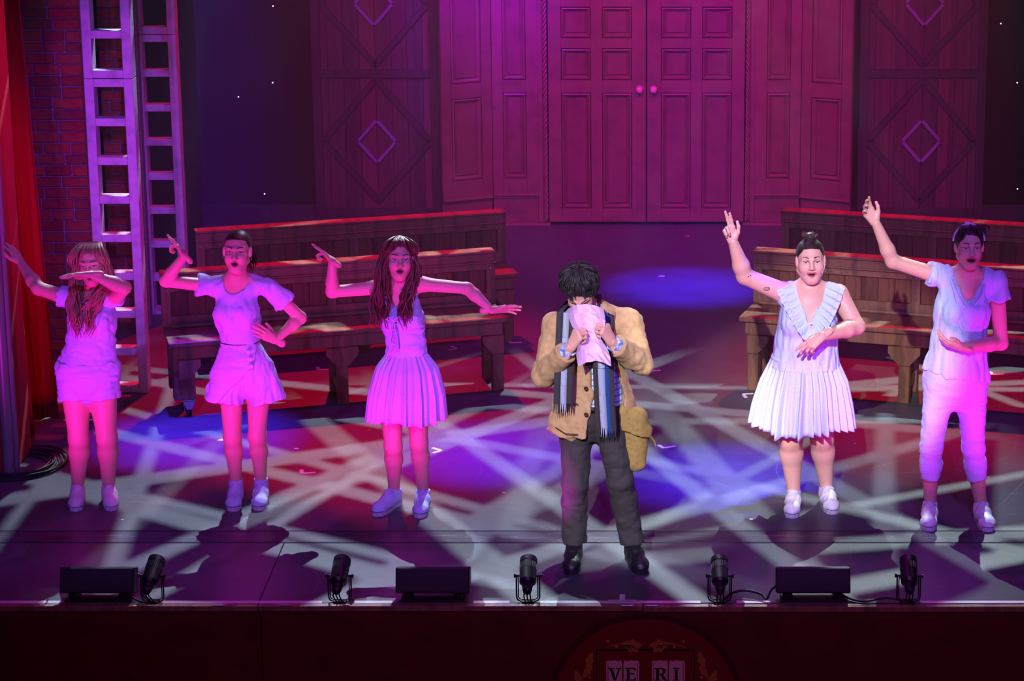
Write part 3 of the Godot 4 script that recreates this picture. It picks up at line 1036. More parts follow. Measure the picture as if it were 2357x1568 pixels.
func build_front() -> void:
	var names := ["black floor light at the stage edge, nearest the curtain", "black floor light at the stage edge, second from the curtain", "black floor light at the stage edge before the man's feet", "black floor light at the stage edge, second from the right", "black floor light at the stage edge, rightmost of five"]
	names.append_array(["black floor light at the stage edge beyond the rightmost speaker", "black floor light at the stage edge before the velvet curtain"])
	var xs := [-2.742, -1.701, -0.656, 0.406, 1.451, 2.5, -3.79]
	for i in 7:
		birdie(Vector3(xs[i], 0.0, -0.03), [-0.12, -0.05, 0.0, 0.0, -0.05, 0.1, -0.2][i], names[i], [0.8, 0.76, 0.4, 0.2, 0.36, 0.75, 0.8][i])
	speaker(Vector3(-3.045, 0, -0.06), 0.0, "low black speaker beside the floor light nearest the curtain")
	speaker(Vector3(-1.185, 0, -0.06), 0.0, "low black speaker between the second and third floor lights")
	speaker(Vector3(0.925, 0, -0.06), 0.0, "low black speaker with cables on both ends")
	cable("speaker_cable", "black cable looping from floor light to the cabled speaker", [Vector3(0.42, 0.01, -0.05), Vector3(0.48, 0.035, -0.11), Vector3(0.56, 0.04, -0.13), Vector3(0.64, 0.03, -0.1), Vector3(0.665, 0.015, -0.06), Vector3(0.69, 0.05, -0.1), Vector3(0.725, 0.075, -0.12)], 0.007)
	cable("speaker_cable", "black cable lying between cabled speaker and rightmost floor light", [Vector3(1.08, 0.04, -0.08), Vector3(1.14, 0.012, -0.07), Vector3(1.22, 0.009, -0.05), Vector3(1.33, 0.02, -0.07), Vector3(1.42, 0.012, -0.05)], 0.006)
	cable("speaker_cable", "thin black cable along the nosing below rightmost floor light", [Vector3(1.06, 0.03, -0.06), Vector3(1.16, 0.008, -0.03), Vector3(1.28, 0.007, -0.02), Vector3(1.44, 0.007, -0.03)], 0.004)
	cable("speaker_cable", "short black cable beside the speaker nearest the curtain", [Vector3(-2.85, 0.03, -0.06), Vector3(-2.81, 0.012, -0.04), Vector3(-2.76, 0.008, -0.04)], 0.005)
	# the fascia below the edge
	var f := Node3D.new()
	f.name = "wall_front"
	add_child(f)
	tag(f, "dark red fascia below the stage edge", "", "", "structure")
	for a in [[-8.0, -2.142], [-2.138, 2.198], [2.202, 8.0]]:
		var st := T()
		box(st, Vector3((a[0] + a[1]) * 0.5, -0.735, -0.07), Vector3(a[1] - a[0], 1.4, 0.1), 0.001)
		obj("fascia_panel", st, M.fascia, f)
	# the crest
	var t := thing("crest", "round painted crest with open books on the red stage front", "emblem", Vector3(-0.005, -0.60, -0.0185))
	var st := T()
	lathe(st, [Vector2(0.0, 0.003), Vector2(0.515, 0.003), Vector2(0.518, 0.0)], 64, Transform3D(Basis(Vector3.RIGHT, PI / 2), Vector3.ZERO), false)
	obj("disc", st, M.crest_red, t)
	st = T()
	lathe(st, [Vector2(0.518, 0.0), Vector2(0.518, 0.004), Vector2(0.55, 0.004), Vector2(0.55, 0.0)], 64, Transform3D(Basis(Vector3.RIGHT, PI / 2), Vector3.ZERO), false)
	obj("ring", st, M.crest_dark, t)
	st = T()
	var sh := PackedVector2Array()
	for p in [[-0.275, 0.34], [0.275, 0.34], [0.275, -0.06], [0.24, -0.2], [0.14, -0.32], [0, -0.4], [-0.14, -0.32], [-0.24, -0.2], [-0.275, -0.06]]:
		sh.append(Vector2(p[0], p[1]))
	prism(st, sh, 0.003, 0.005)
	obj("shield_edge", st, M.black_line, t)
	st = T()
	var sh2 := PackedVector2Array()
	for p in sh:
		sh2.append(p * 0.975 + Vector2(0, -0.002))
	prism(st, sh2, 0.004, 0.0065)
	obj("shield", st, M.crest_red, t)
	for s in [-1.0, 1.0]:
		var bk := Node3D.new()
		bk.name = "book"
		t.add_child(bk, true)
		bk.position = Vector3(s * 0.127, 0.17, 0.006)
		for h in [-1.0, 1.0]:
			st = T()
			var pg := PackedVector2Array()
			for p in [[0.004, -0.12], [0.09, -0.12], [0.092, 0.095], [0.084, 0.103], [0.065, 0.102], [0.045, 0.105], [0.025, 0.1], [0.012, 0.104], [0.004, 0.096]]:
				pg.append(Vector2(p[0] * h, p[1]))
			prism(st, pg, 0.0, 0.004)
			obj("page", st, M.book_page, bk)
			st = T()
			box(st, Vector3(h * 0.082, -0.012, 0.0045), Vector3(0.003, 0.21, 0.001))
			obj("margin_line", st, M.black_line, bk)
			var tm := TextMesh.new()
			tm.text = ("V" if h < 0 else "E") if s < 0 else ("R" if h < 0 else "I")
			var sf := SystemFont.new()
			sf.font_names = PackedStringArray(["Droid Serif"])
			sf.font_weight = 700
			tm.font = sf
			tm.font_size = 64
			tm.pixel_size = 0.00165
			tm.depth = 0.002
			put("letter", tm, M.black_line, bk, Transform3D(Basis(), Vector3(h * 0.044, 0.022, 0.005)))
	for s in [-1.0, 1.0]:
		st = T()
		leaf(st, Vector2(s * 0.13, 0.372), PI * 0.03 if s > 0 else PI * 0.97, -0.11, 0.028)
		leaf(st, Vector2(s * 0.12, 0.365), PI * 0.14 if s > 0 else PI * 0.86, -0.09, 0.02)
		obj("leaf", st, M.gilt, t)
		st = T()
		leaf(st, Vector2(s * 0.325, 0.22), PI * 0.42 if s < 0 else PI * 0.58, 0.11, 0.02)
		leaf(st, Vector2(s * 0.35, 0.17), PI * 0.3 if s < 0 else PI * 0.7, 0.09, 0.018)
		leaf(st, Vector2(s * 0.36, 0.12), PI * 0.6 if s < 0 else PI * 0.4, 0.1, 0.02)
		obj("leaf", st, M.gilt, t)
		st = T()
		tube(st, [Vector3(s * 0.10, 0.375, 0.006), Vector3(s * 0.16, 0.37, 0.006), Vector3(s * 0.23, 0.345, 0.006)], [0.005, 0.004, 0.003], 6)
		obj("twig", st, M.gilt, t)
		st = T()
		tube(st, [Vector3(s * 0.30, 0.26, 0.006), Vector3(s * 0.335, 0.2, 0.006), Vector3(s * 0.37, 0.1, 0.006), Vector3(s * 0.38, 0.0, 0.006)], [0.004, 0.005, 0.006, 0.006], 6)
		obj("twig", st, M.gilt, t)
		for p in [[0.21, 0.385], [0.16, 0.352], [0.375, 0.18], [0.31, 0.17], [0.39, 0.12]]:
			st = T()
			lathe(st, [Vector2(0.011, 0.004), Vector2(0.008, 0.009), Vector2(0, 0.011)], 12, Transform3D(Basis(Vector3.RIGHT, PI / 2), Vector3(s * p[0], p[1], 0)))
			obj("berry", st, M.gilt, t)

# tape marks and scraps of paper: parts of the floor
func build_marks() -> void:
	var fl := get_node("floor")
	var k := 0
	for a in [[-2.43, -4.68, 0.2], [-1.47, -5.27, 2.2], [-1.04, -5.43, 0.1], [0.04, -4.64, 0.4], [0.13, -2.81, 0.5], [0.70, -4.03, -1.4], [-1.38, -2.76, 2.4], [-2.21, -2.28, 0.2], [2.58, -4.55, 0.1]]:
		var st := T()
		var xf := Transform3D(Basis(Vector3.UP, a[2]), Vector3(a[0], 0.0006, a[1]))
		box(st, Vector3(0.03, 0, 0), Vector3(0.08, 0.0012, 0.026), 0.0, xf)
		box(st, Vector3(-0.018, 0.0008, -0.035), Vector3(0.026, 0.0012, 0.08), 0.0, xf)
		obj("tape_mark", st, M.tape, fl)
	for a in [[0.64, -1.41, 0.012], [-2.87, -2.98, 0.03], [0.13, -7.58, 0.03], [0.38, -9.14, 0.025], [-2.34, -2.79, 0.02], [-0.2, -6.1, 0.012], [1.4, -2.9, 0.01], [-0.9, -1.9, 0.01], [-3.2, -1.4, 0.01], [-1.9, -3.2, 0.01], [2.2, -2.2, 0.01], [-0.4, -3.6, 0.012]]:
		var st := T()
		var r: float = a[2]
		prism(st, PackedVector2Array([Vector2(-r, -r * 0.5), Vector2(r * 0.8, -r * 0.7), Vector2(r, r * 0.4), Vector2(-r * 0.3, r * 0.8)]), 0.0, 0.001, Transform3D(Basis(Vector3.RIGHT, -PI / 2), Vector3(a[0], 0.0, a[1])))
		obj("paper_scrap", st, M.tape, fl)
	var st := T()
	box(st, Vector3(-0.135, 0.0006, -0.075), Vector3(0.155, 0.0012, 0.032))
	box(st, Vector3(-0.135, 0.0006, -0.13), Vector3(0.03, 0.0012, 0.085))
	obj("tape_mark", st, M.tape, fl)

const BASE := {"w1": Vector3(-3.455, 0.000, -1.740), "w2": Vector3(-2.487, 0.000, -1.750), "w3": Vector3(-1.475, 0.000, -1.630), "man": Vector3(-0.250, 0.000, -0.680), "w5": Vector3(1.016, 0.000, -1.630), "w6": Vector3(1.886, 0.000, -1.400)}
const JOINTS := {
	"w1": {"head": Vector3(0.087, 1.533, 0.030), "neck": Vector3(0.071, 1.359, -0.000), "chest": Vector3(0.058, 1.211, -0.000), "waist": Vector3(0.036, 0.995, -0.000), "pelvis": Vector3(0.014, 0.843, -0.000), "shl": Vector3(-0.073, 1.299, -0.020), "ell": Vector3(-0.290, 1.345, -0.100), "wrl": Vector3(-0.439, 1.466, -0.280), "til": Vector3(-0.522, 1.549, -0.380), "shr": Vector3(0.203, 1.315, 0.020), "elr": Vector3(0.323, 1.441, 0.260), "wrr": Vector3(0.139, 1.532, 0.300), "tir": Vector3(0.011, 1.534, 0.310), "hil": Vector3(-0.071, 0.806, -0.000), "knl": Vector3(-0.058, 0.421, 0.040), "anl": Vector3(-0.096, 0.084, -0.020), "tol": Vector3(-0.067, 0.048, 0.170), "hir": Vector3(0.090, 0.806, -0.000), "knr": Vector3(0.117, 0.427, 0.040), "anr": Vector3(0.096, 0.075, -0.020), "tor": Vector3(0.155, 0.042, 0.170)},
	"w2": {"head": Vector3(-0.002, 1.610, 0.030), "neck": Vector3(-0.018, 1.411, 0.000), "chest": Vector3(-0.021, 1.247, 0.000), "waist": Vector3(-0.014, 1.034, 0.000), "pelvis": Vector3(0.006, 0.859, 0.000), "shl": Vector3(-0.181, 1.384, 0.000), "ell": Vector3(-0.440, 1.429, 0.060), "wrl": Vector3(-0.297, 1.613, 0.160), "til": Vector3(-0.372, 1.735, 0.200), "shr": Vector3(0.175, 1.379, 0.000), "elr": Vector3(0.350, 1.154, -0.100), "wrr": Vector3(0.214, 1.056, 0.050), "tir": Vector3(0.097, 1.163, 0.140), "hil": Vector3(-0.079, 0.812, 0.000), "knl": Vector3(-0.076, 0.423, 0.040), "anl": Vector3(-0.078, 0.097, -0.020), "tol": Vector3(-0.064, 0.044, 0.170), "hir": Vector3(0.096, 0.812, 0.000), "knr": Vector3(0.077, 0.432, 0.040), "anr": Vector3(0.078, 0.100, -0.030), "tor": Vector3(0.095, 0.061, 0.170)},
	"w3": {"head": Vector3(-0.017, 1.595, 0.030), "neck": Vector3(-0.030, 1.403, 0.000), "chest": Vector3(-0.013, 1.240, 0.000), "waist": Vector3(0.012, 1.026, 0.000), "pelvis": Vector3(-0.008, 0.847, 0.000), "shl": Vector3(-0.164, 1.403, 0.000), "ell": Vector3(-0.428, 1.386, 0.040), "wrl": Vector3(-0.409, 1.600, 0.120), "til": Vector3(-0.478, 1.674, 0.150), "shr": Vector3(0.116, 1.425, 0.000), "elr": Vector3(0.392, 1.408, 0.040), "wrr": Vector3(0.541, 1.288, 0.100), "tir": Vector3(0.711, 1.315, 0.120), "hil": Vector3(-0.097, 0.806, 0.000), "knl": Vector3(-0.081, 0.406, 0.040), "anl": Vector3(-0.091, 0.101, -0.030), "tol": Vector3(-0.169, 0.039, 0.130), "hir": Vector3(0.070, 0.806, 0.000), "knr": Vector3(0.077, 0.429, 0.040), "anr": Vector3(0.091, 0.099, -0.020), "tor": Vector3(0.089, 0.047, 0.170)},
	"man": {"head": Vector3(-0.122, 1.659, 0.120), "neck": Vector3(-0.085, 1.491, 0.000), "chest": Vector3(-0.066, 1.318, 0.000), "waist": Vector3(-0.057, 1.074, 0.000), "pelvis": Vector3(-0.058, 0.932, 0.000), "shl": Vector3(-0.268, 1.412, -0.010), "ell": Vector3(-0.331, 1.146, 0.080), "wrl": Vector3(-0.171, 1.365, 0.260), "til": Vector3(-0.106, 1.503, 0.290), "shr": Vector3(0.146, 1.438, -0.010), "elr": Vector3(0.225, 1.218, 0.080), "wrr": Vector3(0.056, 1.395, 0.260), "tir": Vector3(-0.010, 1.543, 0.290), "hil": Vector3(-0.153, 0.893, 0.000), "knl": Vector3(-0.160, 0.493, 0.030), "anl": Vector3(-0.169, 0.095, -0.030), "tol": Vector3(-0.182, 0.073, 0.200), "hir": Vector3(0.036, 0.893, 0.000), "knr": Vector3(0.100, 0.509, 0.030), "anr": Vector3(0.169, 0.095, -0.030), "tor": Vector3(0.225, 0.056, 0.190)},
	"w5": {"head": Vector3(-0.026, 1.581, 0.040), "neck": Vector3(-0.025, 1.387, 0.000), "chest": Vector3(-0.034, 1.234, 0.010), "waist": Vector3(-0.041, 1.026, 0.000), "pelvis": Vector3(-0.049, 0.861, 0.000), "shl": Vector3(-0.186, 1.371, 0.000), "ell": Vector3(-0.423, 1.484, 0.040), "wrl": Vector3(-0.498, 1.713, 0.100), "til": Vector3(-0.552, 1.894, 0.120), "shr": Vector3(0.149, 1.360, 0.000), "elr": Vector3(0.256, 1.182, 0.090), "wrr": Vector3(0.029, 1.183, 0.310), "tir": Vector3(-0.118, 1.098, 0.370), "hil": Vector3(-0.128, 0.792, 0.000), "knl": Vector3(-0.132, 0.460, 0.050), "anl": Vector3(-0.104, 0.099, -0.020), "tol": Vector3(-0.125, 0.064, 0.170), "hir": Vector3(0.048, 0.792, 0.000), "knr": Vector3(0.064, 0.449, 0.000), "anr": Vector3(0.104, 0.103, -0.090), "tor": Vector3(0.133, 0.088, 0.160)},
	"w6": {"head": Vector3(0.027, 1.719, 0.030), "neck": Vector3(0.024, 1.531, -0.000), "chest": Vector3(0.003, 1.360, -0.000), "waist": Vector3(-0.020, 1.091, -0.000), "pelvis": Vector3(-0.030, 0.906, -0.000), "shl": Vector3(-0.152, 1.536, -0.000), "ell": Vector3(-0.425, 1.631, 0.040), "wrl": Vector3(-0.535, 1.875, 0.080), "til": Vector3(-0.637, 2.039, 0.100), "shr": Vector3(0.201, 1.494, -0.000), "elr": Vector3(0.234, 1.129, 0.040), "wrr": Vector3(-0.029, 1.155, 0.220), "tir": Vector3(-0.187, 1.209, 0.260), "hil": Vector3(-0.120, 0.860, -0.000), "knl": Vector3(-0.164, 0.476, 0.040), "anl": Vector3(-0.155, 0.095, -0.020), "tol": Vector3(-0.184, 0.074, 0.170), "hir": Vector3(0.071, 0.860, -0.000), "knr": Vector3(0.088, 0.476, 0.040), "anr": Vector3(0.155, 0.087, -0.010), "tor": Vector3(0.169, 0.042, 0.160)},
}

# ---------------------------------------------------------------- people: fields meshed as surface nets
class Field extends RefCounted:
	var a := PackedVector3Array()      # start of a tapered capsule, or centre of an ellipsoid
	var ba := PackedVector3Array()     # its vector, or the ellipsoid's radii
	var inv := PackedFloat32Array()
	var ln := PackedFloat32Array()
	var ra := PackedFloat32Array()
	var dr := PackedFloat32Array()
	var nn := PackedVector3Array()     # direction in which it is flattened, and how much
	var kf := PackedFloat32Array()
	var kind := PackedInt32Array()     # 0 capsule, 1 ellipsoid, 2 capsule cut flat at its end, +8: taken away
	var sm := PackedFloat32Array()     # smoothness of its join
	var k := 0.02
	var cut_p := PackedVector3Array()
	var cut_n := PackedVector3Array()
	var noise: FastNoiseLite
	var amp := 0.0
	var stretch := Vector3.ONE
	var cell := 0.012
	var verts := PackedVector3Array()
	var norms := PackedVector3Array()
	var index := PackedInt32Array()

	func cap(p: Vector3, q: Vector3, r0: float, r1: float, flat := Vector3.ZERO, f := 0.0, type := 0, join := -1.0) -> void:
		a.append(p)
		ba.append(q - p)
		ln.append(maxf((q - p).length(), 1e-5))
		inv.append(1.0 / maxf((q - p).length_squared(), 1e-9))
		ra.append(r0)
		dr.append(r1 - r0)
		nn.append(flat)
		kf.append(f)
		kind.append(type)
		sm.append(k if join < 0 else join)

	func ball(p: Vector3, r: float, flat := Vector3.ZERO, f := 0.0, type := 0, join := -1.0) -> void:
		cap(p, p + Vector3(0, 1e-4, 0), r, r, flat, f, type, join)

	func egg(p: Vector3, r: Vector3, type := 1, join := -1.0) -> void:
		cap(p, p + r, maxf(r.x, maxf(r.y, r.z)), 0.0, Vector3.ZERO, 0.0, type, join)

	func cut(p: Vector3, n: Vector3) -> void:
		cut_p.append(p)
		cut_n.append(n.normalized())

	func rough(amount: float, freq: float, sd: int, str := Vector3.ONE, crease := false) -> void:
		amp = amount
		noise = FastNoiseLite.new()
		noise.seed = sd
		noise.frequency = freq
		noise.fractal_octaves = 2
		if crease:
			noise.fractal_type = FastNoiseLite.FRACTAL_RIDGED
			noise.noise_type = FastNoiseLite.TYPE_SIMPLEX_SMOOTH
		stretch = str

	func at(p: Vector3, list: PackedInt32Array) -> float:
		var d := 1.0
		for i in list:
			var t: int = kind[i]
			var pa := p - a[i]
			var e: float
			if t & 7 == 1:
				var r := ba[i]
				var q := pa / r
				var k0 := q.length()
				var k1 := (q / r).length()
				e = k0 * (k0 - 1.0) / maxf(k1, 1e-6)
			else:
				var f := kf[i]
				if f != 0.0:
					pa += nn[i] * (pa.dot(nn[i]) * f)
				var h := pa.dot(ba[i]) * inv[i]
				var hc := clampf(h, 0.0, 1.0)
				e = (pa - ba[i] * hc).length() - ra[i] - dr[i] * hc
				if t & 7 == 2:
					e = maxf(e, (h - 1.0) * ln[i])
			var s := sm[i]
			if t & 8:
				var x := maxf(s - absf(d + e), 0.0) / s
				d = maxf(d, -e) + x * x * s * 0.25
			else:
				var x := maxf(s - absf(d - e), 0.0) / s
				d = minf(d, e) - x * x * s * 0.25
		for c in cut_p.size():
			d = maxf(d, (p - cut_p[c]).dot(cut_n[c]))
		if amp > 0.0:
			d += amp * noise.get_noise_3dv(p * stretch)
		return d

	func run() -> void:
		var lo := Vector3(1e9, 1e9, 1e9)
		var hi := -lo
		for i in a.size():
			if kind[i] & 8:
				continue
			var r := maxf(ra[i], ra[i] + dr[i]) + 0.02
			var e := a[i] if kind[i] & 7 == 1 else a[i] + ba[i]
			lo = lo.min(a[i] - Vector3(r, r, r)).min(e - Vector3(r, r, r))
			hi = hi.max(a[i] + Vector3(r, r, r)).max(e + Vector3(r, r, r))
		var B := 8
		var bx := int((hi.x - lo.x) / cell / B) + 1
		var by := int((hi.y - lo.y) / cell / B) + 1
		var bz := int((hi.z - lo.z) / cell / B) + 1
		var nx := bx * B + 1
		var ny := by * B + 1
		var nz := bz * B + 1
		var vals := PackedFloat32Array()
		vals.resize(nx * ny * nz)
		vals.fill(1.0)
		var R := B * cell * 0.87
		var active := []
		var n := a.size()
		for iz in bz:
			for iy in by:
				for ix in bx:
					var c := lo + Vector3(ix + 0.5, iy + 0.5, iz + 0.5) * (B * cell)
					var list := PackedInt32Array()
					var near := false
					for i in n:
						var t: int = kind[i]
						var d: float
						var big := ra[i] + maxf(dr[i], 0.0)
						if t & 7 == 1:
							d = (c - a[i]).length() - big
						else:
							var h := clampf((c - a[i]).dot(ba[i]) * inv[i], 0.0, 1.0)
							d = (c - a[i] - ba[i] * h).length() - big
						if d < R + sm[i] + 0.01:
							list.append(i)
							if not t & 8:
								near = true
					if not near:
						continue
					var dc := at(c, list)
					if absf(dc) > R * 1.7 + amp:
						if dc < 0.0:
							for z in B:
								for y in B:
									var o := ((iz * B + z) * ny + iy * B + y) * nx + ix * B
									for x in B:
										vals[o + x] = -1.0
						continue
					active.append(Vector3i(ix, iy, iz))
					for z in B:
						for y in B:
							var o := ((iz * B + z) * ny + iy * B + y) * nx + ix * B
							var p := lo + Vector3(ix * B, iy * B + y, iz * B + z) * cell
							for x in B:
								vals[o + x] = at(p, list)
								p.x += cell
		var cv := PackedInt32Array()
		cv.resize(vals.size())
		cv.fill(-1)
		var sy := nx
		var sz := nx * ny
		var cells := PackedInt32Array()
		for bl in active:
			for z in B:
				for y in B:
					var o: int = ((bl.z * B + z) * ny + bl.y * B + y) * nx + bl.x * B
					for x in B:
						var v0 := vals[o]
						var v1 := vals[o + 1]
						var v2 := vals[o + sy]
						var v3 := vals[o + sy + 1]
						var v4 := vals[o + sz]
						var v5 := vals[o + sz + 1]
						var v6 := vals[o + sz + sy]
						var v7 := vals[o + sz + sy + 1]
						var m := int(v0 < 0) + int(v1 < 0) + int(v2 < 0) + int(v3 < 0) + int(v4 < 0) + int(v5 < 0) + int(v6 < 0) + int(v7 < 0)
						if m > 0 and m < 8:
							var s := Vector3.ZERO
							var w := 0
							if (v0 < 0) != (v1 < 0): s += Vector3(v0 / (v0 - v1), 0, 0); w += 1
							if (v2 < 0) != (v3 < 0): s += Vector3(v2 / (v2 - v3), 1, 0); w += 1
							if (v4 < 0) != (v5 < 0): s += Vector3(v4 / (v4 - v5), 0, 1); w += 1
							if (v6 < 0) != (v7 < 0): s += Vector3(v6 / (v6 - v7), 1, 1); w += 1
							if (v0 < 0) != (v2 < 0): s += Vector3(0, v0 / (v0 - v2), 0); w += 1
							if (v1 < 0) != (v3 < 0): s += Vector3(1, v1 / (v1 - v3), 0); w += 1
							if (v4 < 0) != (v6 < 0): s += Vector3(0, v4 / (v4 - v6), 1); w += 1
							if (v5 < 0) != (v7 < 0): s += Vector3(1, v5 / (v5 - v7), 1); w += 1
							if (v0 < 0) != (v4 < 0): s += Vector3(0, 0, v0 / (v0 - v4)); w += 1
							if (v1 < 0) != (v5 < 0): s += Vector3(1, 0, v1 / (v1 - v5)); w += 1
							if (v2 < 0) != (v6 < 0): s += Vector3(0, 1, v2 / (v2 - v6)); w += 1
							if (v3 < 0) != (v7 < 0): s += Vector3(1, 1, v3 / (v3 - v7)); w += 1
							cv[o] = verts.size()
							cells.append(o)
							verts.append(lo + (Vector3(bl.x * B + x, bl.y * B + y, bl.z * B + z) + s / w) * cell)
							norms.append(Vector3(v1 + v3 + v5 + v7 - v0 - v2 - v4 - v6, v2 + v3 + v6 + v7 - v0 - v1 - v4 - v5, v4 + v5 + v6 + v7 - v0 - v1 - v2 - v3).normalized())
						o += 1
		for o in cells:
			var v0 := vals[o] < 0
			var c0 := cv[o]
			if v0 != (vals[o + 1] < 0) and o >= sy + sz:
				face(c0, cv[o - sy], cv[o - sy - sz], cv[o - sz], v0)
			if v0 != (vals[o + sy] < 0) and o >= sz + 1:
				face(c0, cv[o - sz], cv[o - sz - 1], cv[o - 1], v0)
			if v0 != (vals[o + sz] < 0) and o >= sy + 1:
				face(c0, cv[o - 1], cv[o - 1 - sy], cv[o - sy], v0)

	func face(p: int, q: int, r: int, s: int, inside: bool) -> void:
		if p < 0 or q < 0 or r < 0 or s < 0:
			return
		# front faces run clockwise seen from outside
		if inside:
			index.append_array(PackedInt32Array([p, r, q, p, s, r]))
		else:
			index.append_array(PackedInt32Array([p, q, r, p, r, s]))

# collects pieces of nets into one mesh
class Hull extends RefCounted:
	var v := PackedVector3Array()
	var n := PackedVector3Array()
	var c := PackedColorArray()
	var ix := PackedInt32Array()

	func add(f, xf: Transform3D, tint = Color(1, 1, 1)) -> void:
		var base := v.size()
		var nb := xf.basis.inverse().transposed()
		var flip := xf.basis.determinant() < 0
		for i in f.verts.size():
			v.append(xf * f.verts[i])
			n.append((nb * f.norms[i]).normalized())
			c.append(tint if tint is Color else tint[i])
		var m: PackedInt32Array = f.index
		for i in range(0, m.size(), 3):
			ix.append(base + m[i])
			ix.append(base + m[i + (2 if flip else 1)])
			ix.append(base + m[i + (1 if flip else 2)])

	func mesh() -> ArrayMesh:
		var arr := []
		arr.resize(Mesh.ARRAY_MAX)
		arr[Mesh.ARRAY_VERTEX] = v
		arr[Mesh.ARRAY_NORMAL] = n
		arr[Mesh.ARRAY_COLOR] = c
		arr[Mesh.ARRAY_INDEX] = ix
		var am := ArrayMesh.new()
		am.add_surface_from_arrays(Mesh.PRIMITIVE_TRIANGLES, arr)
		return am

func netmesh(f: Field) -> ArrayMesh:
	var s := Hull.new()
	s.add(f, Transform3D())
	return s.mesh()

# ---- templates
# head: y up, z to the face, centre between the ears; mouth 0 closed smile, 1 open, 2 wide
func head_field(mouth: int, full: float) -> Field:
	var f := Field.new()
	f.cell = 0.0034
	f.k = 0.025
	f.egg(Vector3(0, 0.032, -0.018), Vector3(0.074, 0.083, 0.09))
	f.egg(Vector3(0, -0.022, 0.024), Vector3(0.059 * full, 0.082, 0.062))
	f.cap(Vector3(-0.012, -0.098, 0.052), Vector3(0.012, -0.098, 0.052), 0.017, 0.017, Vector3.ZERO, 0.0, 0, 0.03)
	for s in [-1.0, 1.0]:
		f.cap(Vector3(s * 0.01, -0.094, 0.046), Vector3(s * 0.052 * full, -0.055, -0.004), 0.02 * full, 0.02 * full, Vector3.ZERO, 0.0, 0, 0.035)
		f.ball(Vector3(s * 0.034 * full, -0.03, 0.056), 0.026 * full)
		f.cap(Vector3(s * 0.012, 0.024, 0.077), Vector3(s * 0.044, 0.022, 0.058), 0.0095, 0.009, Vector3.ZERO, 0.0, 0, 0.016)
		f.egg(Vector3(s * 0.0755, -0.004, -0.006), Vector3(0.010, 0.03, 0.018), 1, 0.008)
	f.cap(Vector3(0, -0.06, -0.02), Vector3(0, -0.17, -0.045), 0.05 * full, 0.052 * full, Vector3.ZERO, 0.0, 0, 0.02)
	f.cap(Vector3(0, 0.014, 0.080), Vector3(0, -0.026, 0.1), 0.0075, 0.0115, Vector3.ZERO, 0.0, 0, 0.014)
	for s in [-1.0, 1.0]:
		f.ball(Vector3(s * 0.0115, -0.03, 0.089), 0.008, Vector3.ZERO, 0.0, 0, 0.008)
	var gap: float = [0.0055, 0.0085, 0.0085][mouth]
	var wide: float = [0.024, 0.019, 0.027][mouth]
	var my := -0.0635
	var lift: float = [0.006, 0.0, 0.006][mouth]
	f.cap(Vector3(-wide, my + lift, 0.071), Vector3(0, my + gap + 0.003, 0.0825), 0.0045, 0.0065, Vector3.ZERO, 0.0, 0, 0.008)
	f.cap(Vector3(wide, my + lift, 0.071), Vector3(0, my + gap + 0.003, 0.0825), 0.0045, 0.0065, Vector3.ZERO, 0.0, 0, 0.008)
	f.cap(Vector3(-wide, my + lift, 0.071), Vector3(0, my - gap - 0.003, 0.081), 0.0045, 0.0075, Vector3.ZERO, 0.0, 0, 0.008)
	f.cap(Vector3(wide, my + lift, 0.071), Vector3(0, my - gap - 0.003, 0.081), 0.0045, 0.0075, Vector3.ZERO, 0.0, 0, 0.008)
	for s in [-1.0, 1.0]:
		f.egg(Vector3(s * 0.0315, 0.005, 0.082), Vector3(0.0165, 0.0105, 0.014), 9, 0.012)
	f.egg(Vector3(0, my, 0.084), Vector3(wide * 0.82, gap, 0.02), 9, 0.003)
	for s in [-1.0, 1.0]:
		f.egg(Vector3(s * 0.0315, 0.004, 0.0655), Vector3(0.0145, 0.0135, 0.0115), 1, 0.002)
	return f

func head_colors(f: Field, mouth: int, hair: Color) -> PackedColorArray:
	var out := PackedColorArray()
	var skin := Color(0.62, 0.34, 0.25)
	var lip := Color(0.42, 0.10, 0.11)
	var gap: float = [0.0055, 0.0085, 0.0085][mouth]
	var wide: float = [0.024, 0.019, 0.027][mouth]
	var lift: float = [0.006, 0.0, 0.006][mouth]
	for p in f.verts:
		var c := skin
		var ax := absf(p.x)
		if p.z > 0.05:
			# cheeks a little redder, lips, the dark of the mouth with a row of teeth
			var dx := ax / (wide + 0.004)
			var yc := -0.0635 + lift * dx * dx
			var dy := absf(p.y - yc)
			if dx < 1.0:
				var lipy := (gap + 0.0095) * sqrt(1.0 - dx * dx * 0.97)
				if dy < lipy and p.z > 0.06:
					c = lip
				if dx < 0.8 and dy < gap * sqrt(1.0 - dx * dx) + 0.0005 and p.z < 0.0805:
					c = Color(0.05, 0.012, 0.014)
					if mouth != 1 and p.y > yc + gap * 0.1 or mouth == 1 and p.y > yc + gap * 0.45:
						c = Color(0.75, 0.72, 0.68)
			# brows
			var u := (ax - 0.013) / 0.036
			if u > 0.0 and u < 1.0:
				var by := 0.0285 + 0.0045 * sin(u * 2.7)
				if absf(p.y - by) < 0.0029 * (1.15 - 0.6 * u):
					c = hair.lerp(Color(0.05, 0.03, 0.02), 0.5)
			# eyes
			var ex := (ax - 0.0315) / 0.0145
			var ey := (p.y - 0.004) / 0.0056
			var e2 := ex * ex + ey * ey
			if e2 < 1.0:
				c = Color(0.42, 0.38, 0.37)
				var ir := Vector2(ax - 0.0315, p.y - 0.005).length()
				if ir < 0.0066:
					c = Color(0.07, 0.05, 0.035)
			if e2 > 0.8 and e2 < 1.7 and ey > 0.1 and absf(ex) < 1.2:
				c = Color(0.07, 0.04, 0.035)
		if p.y > 0.055 and p.y - p.z * 0.4 > 0.052 or p.z < -0.03 and p.y > -0.03:
			c = hair
		out.append(c)
	return out

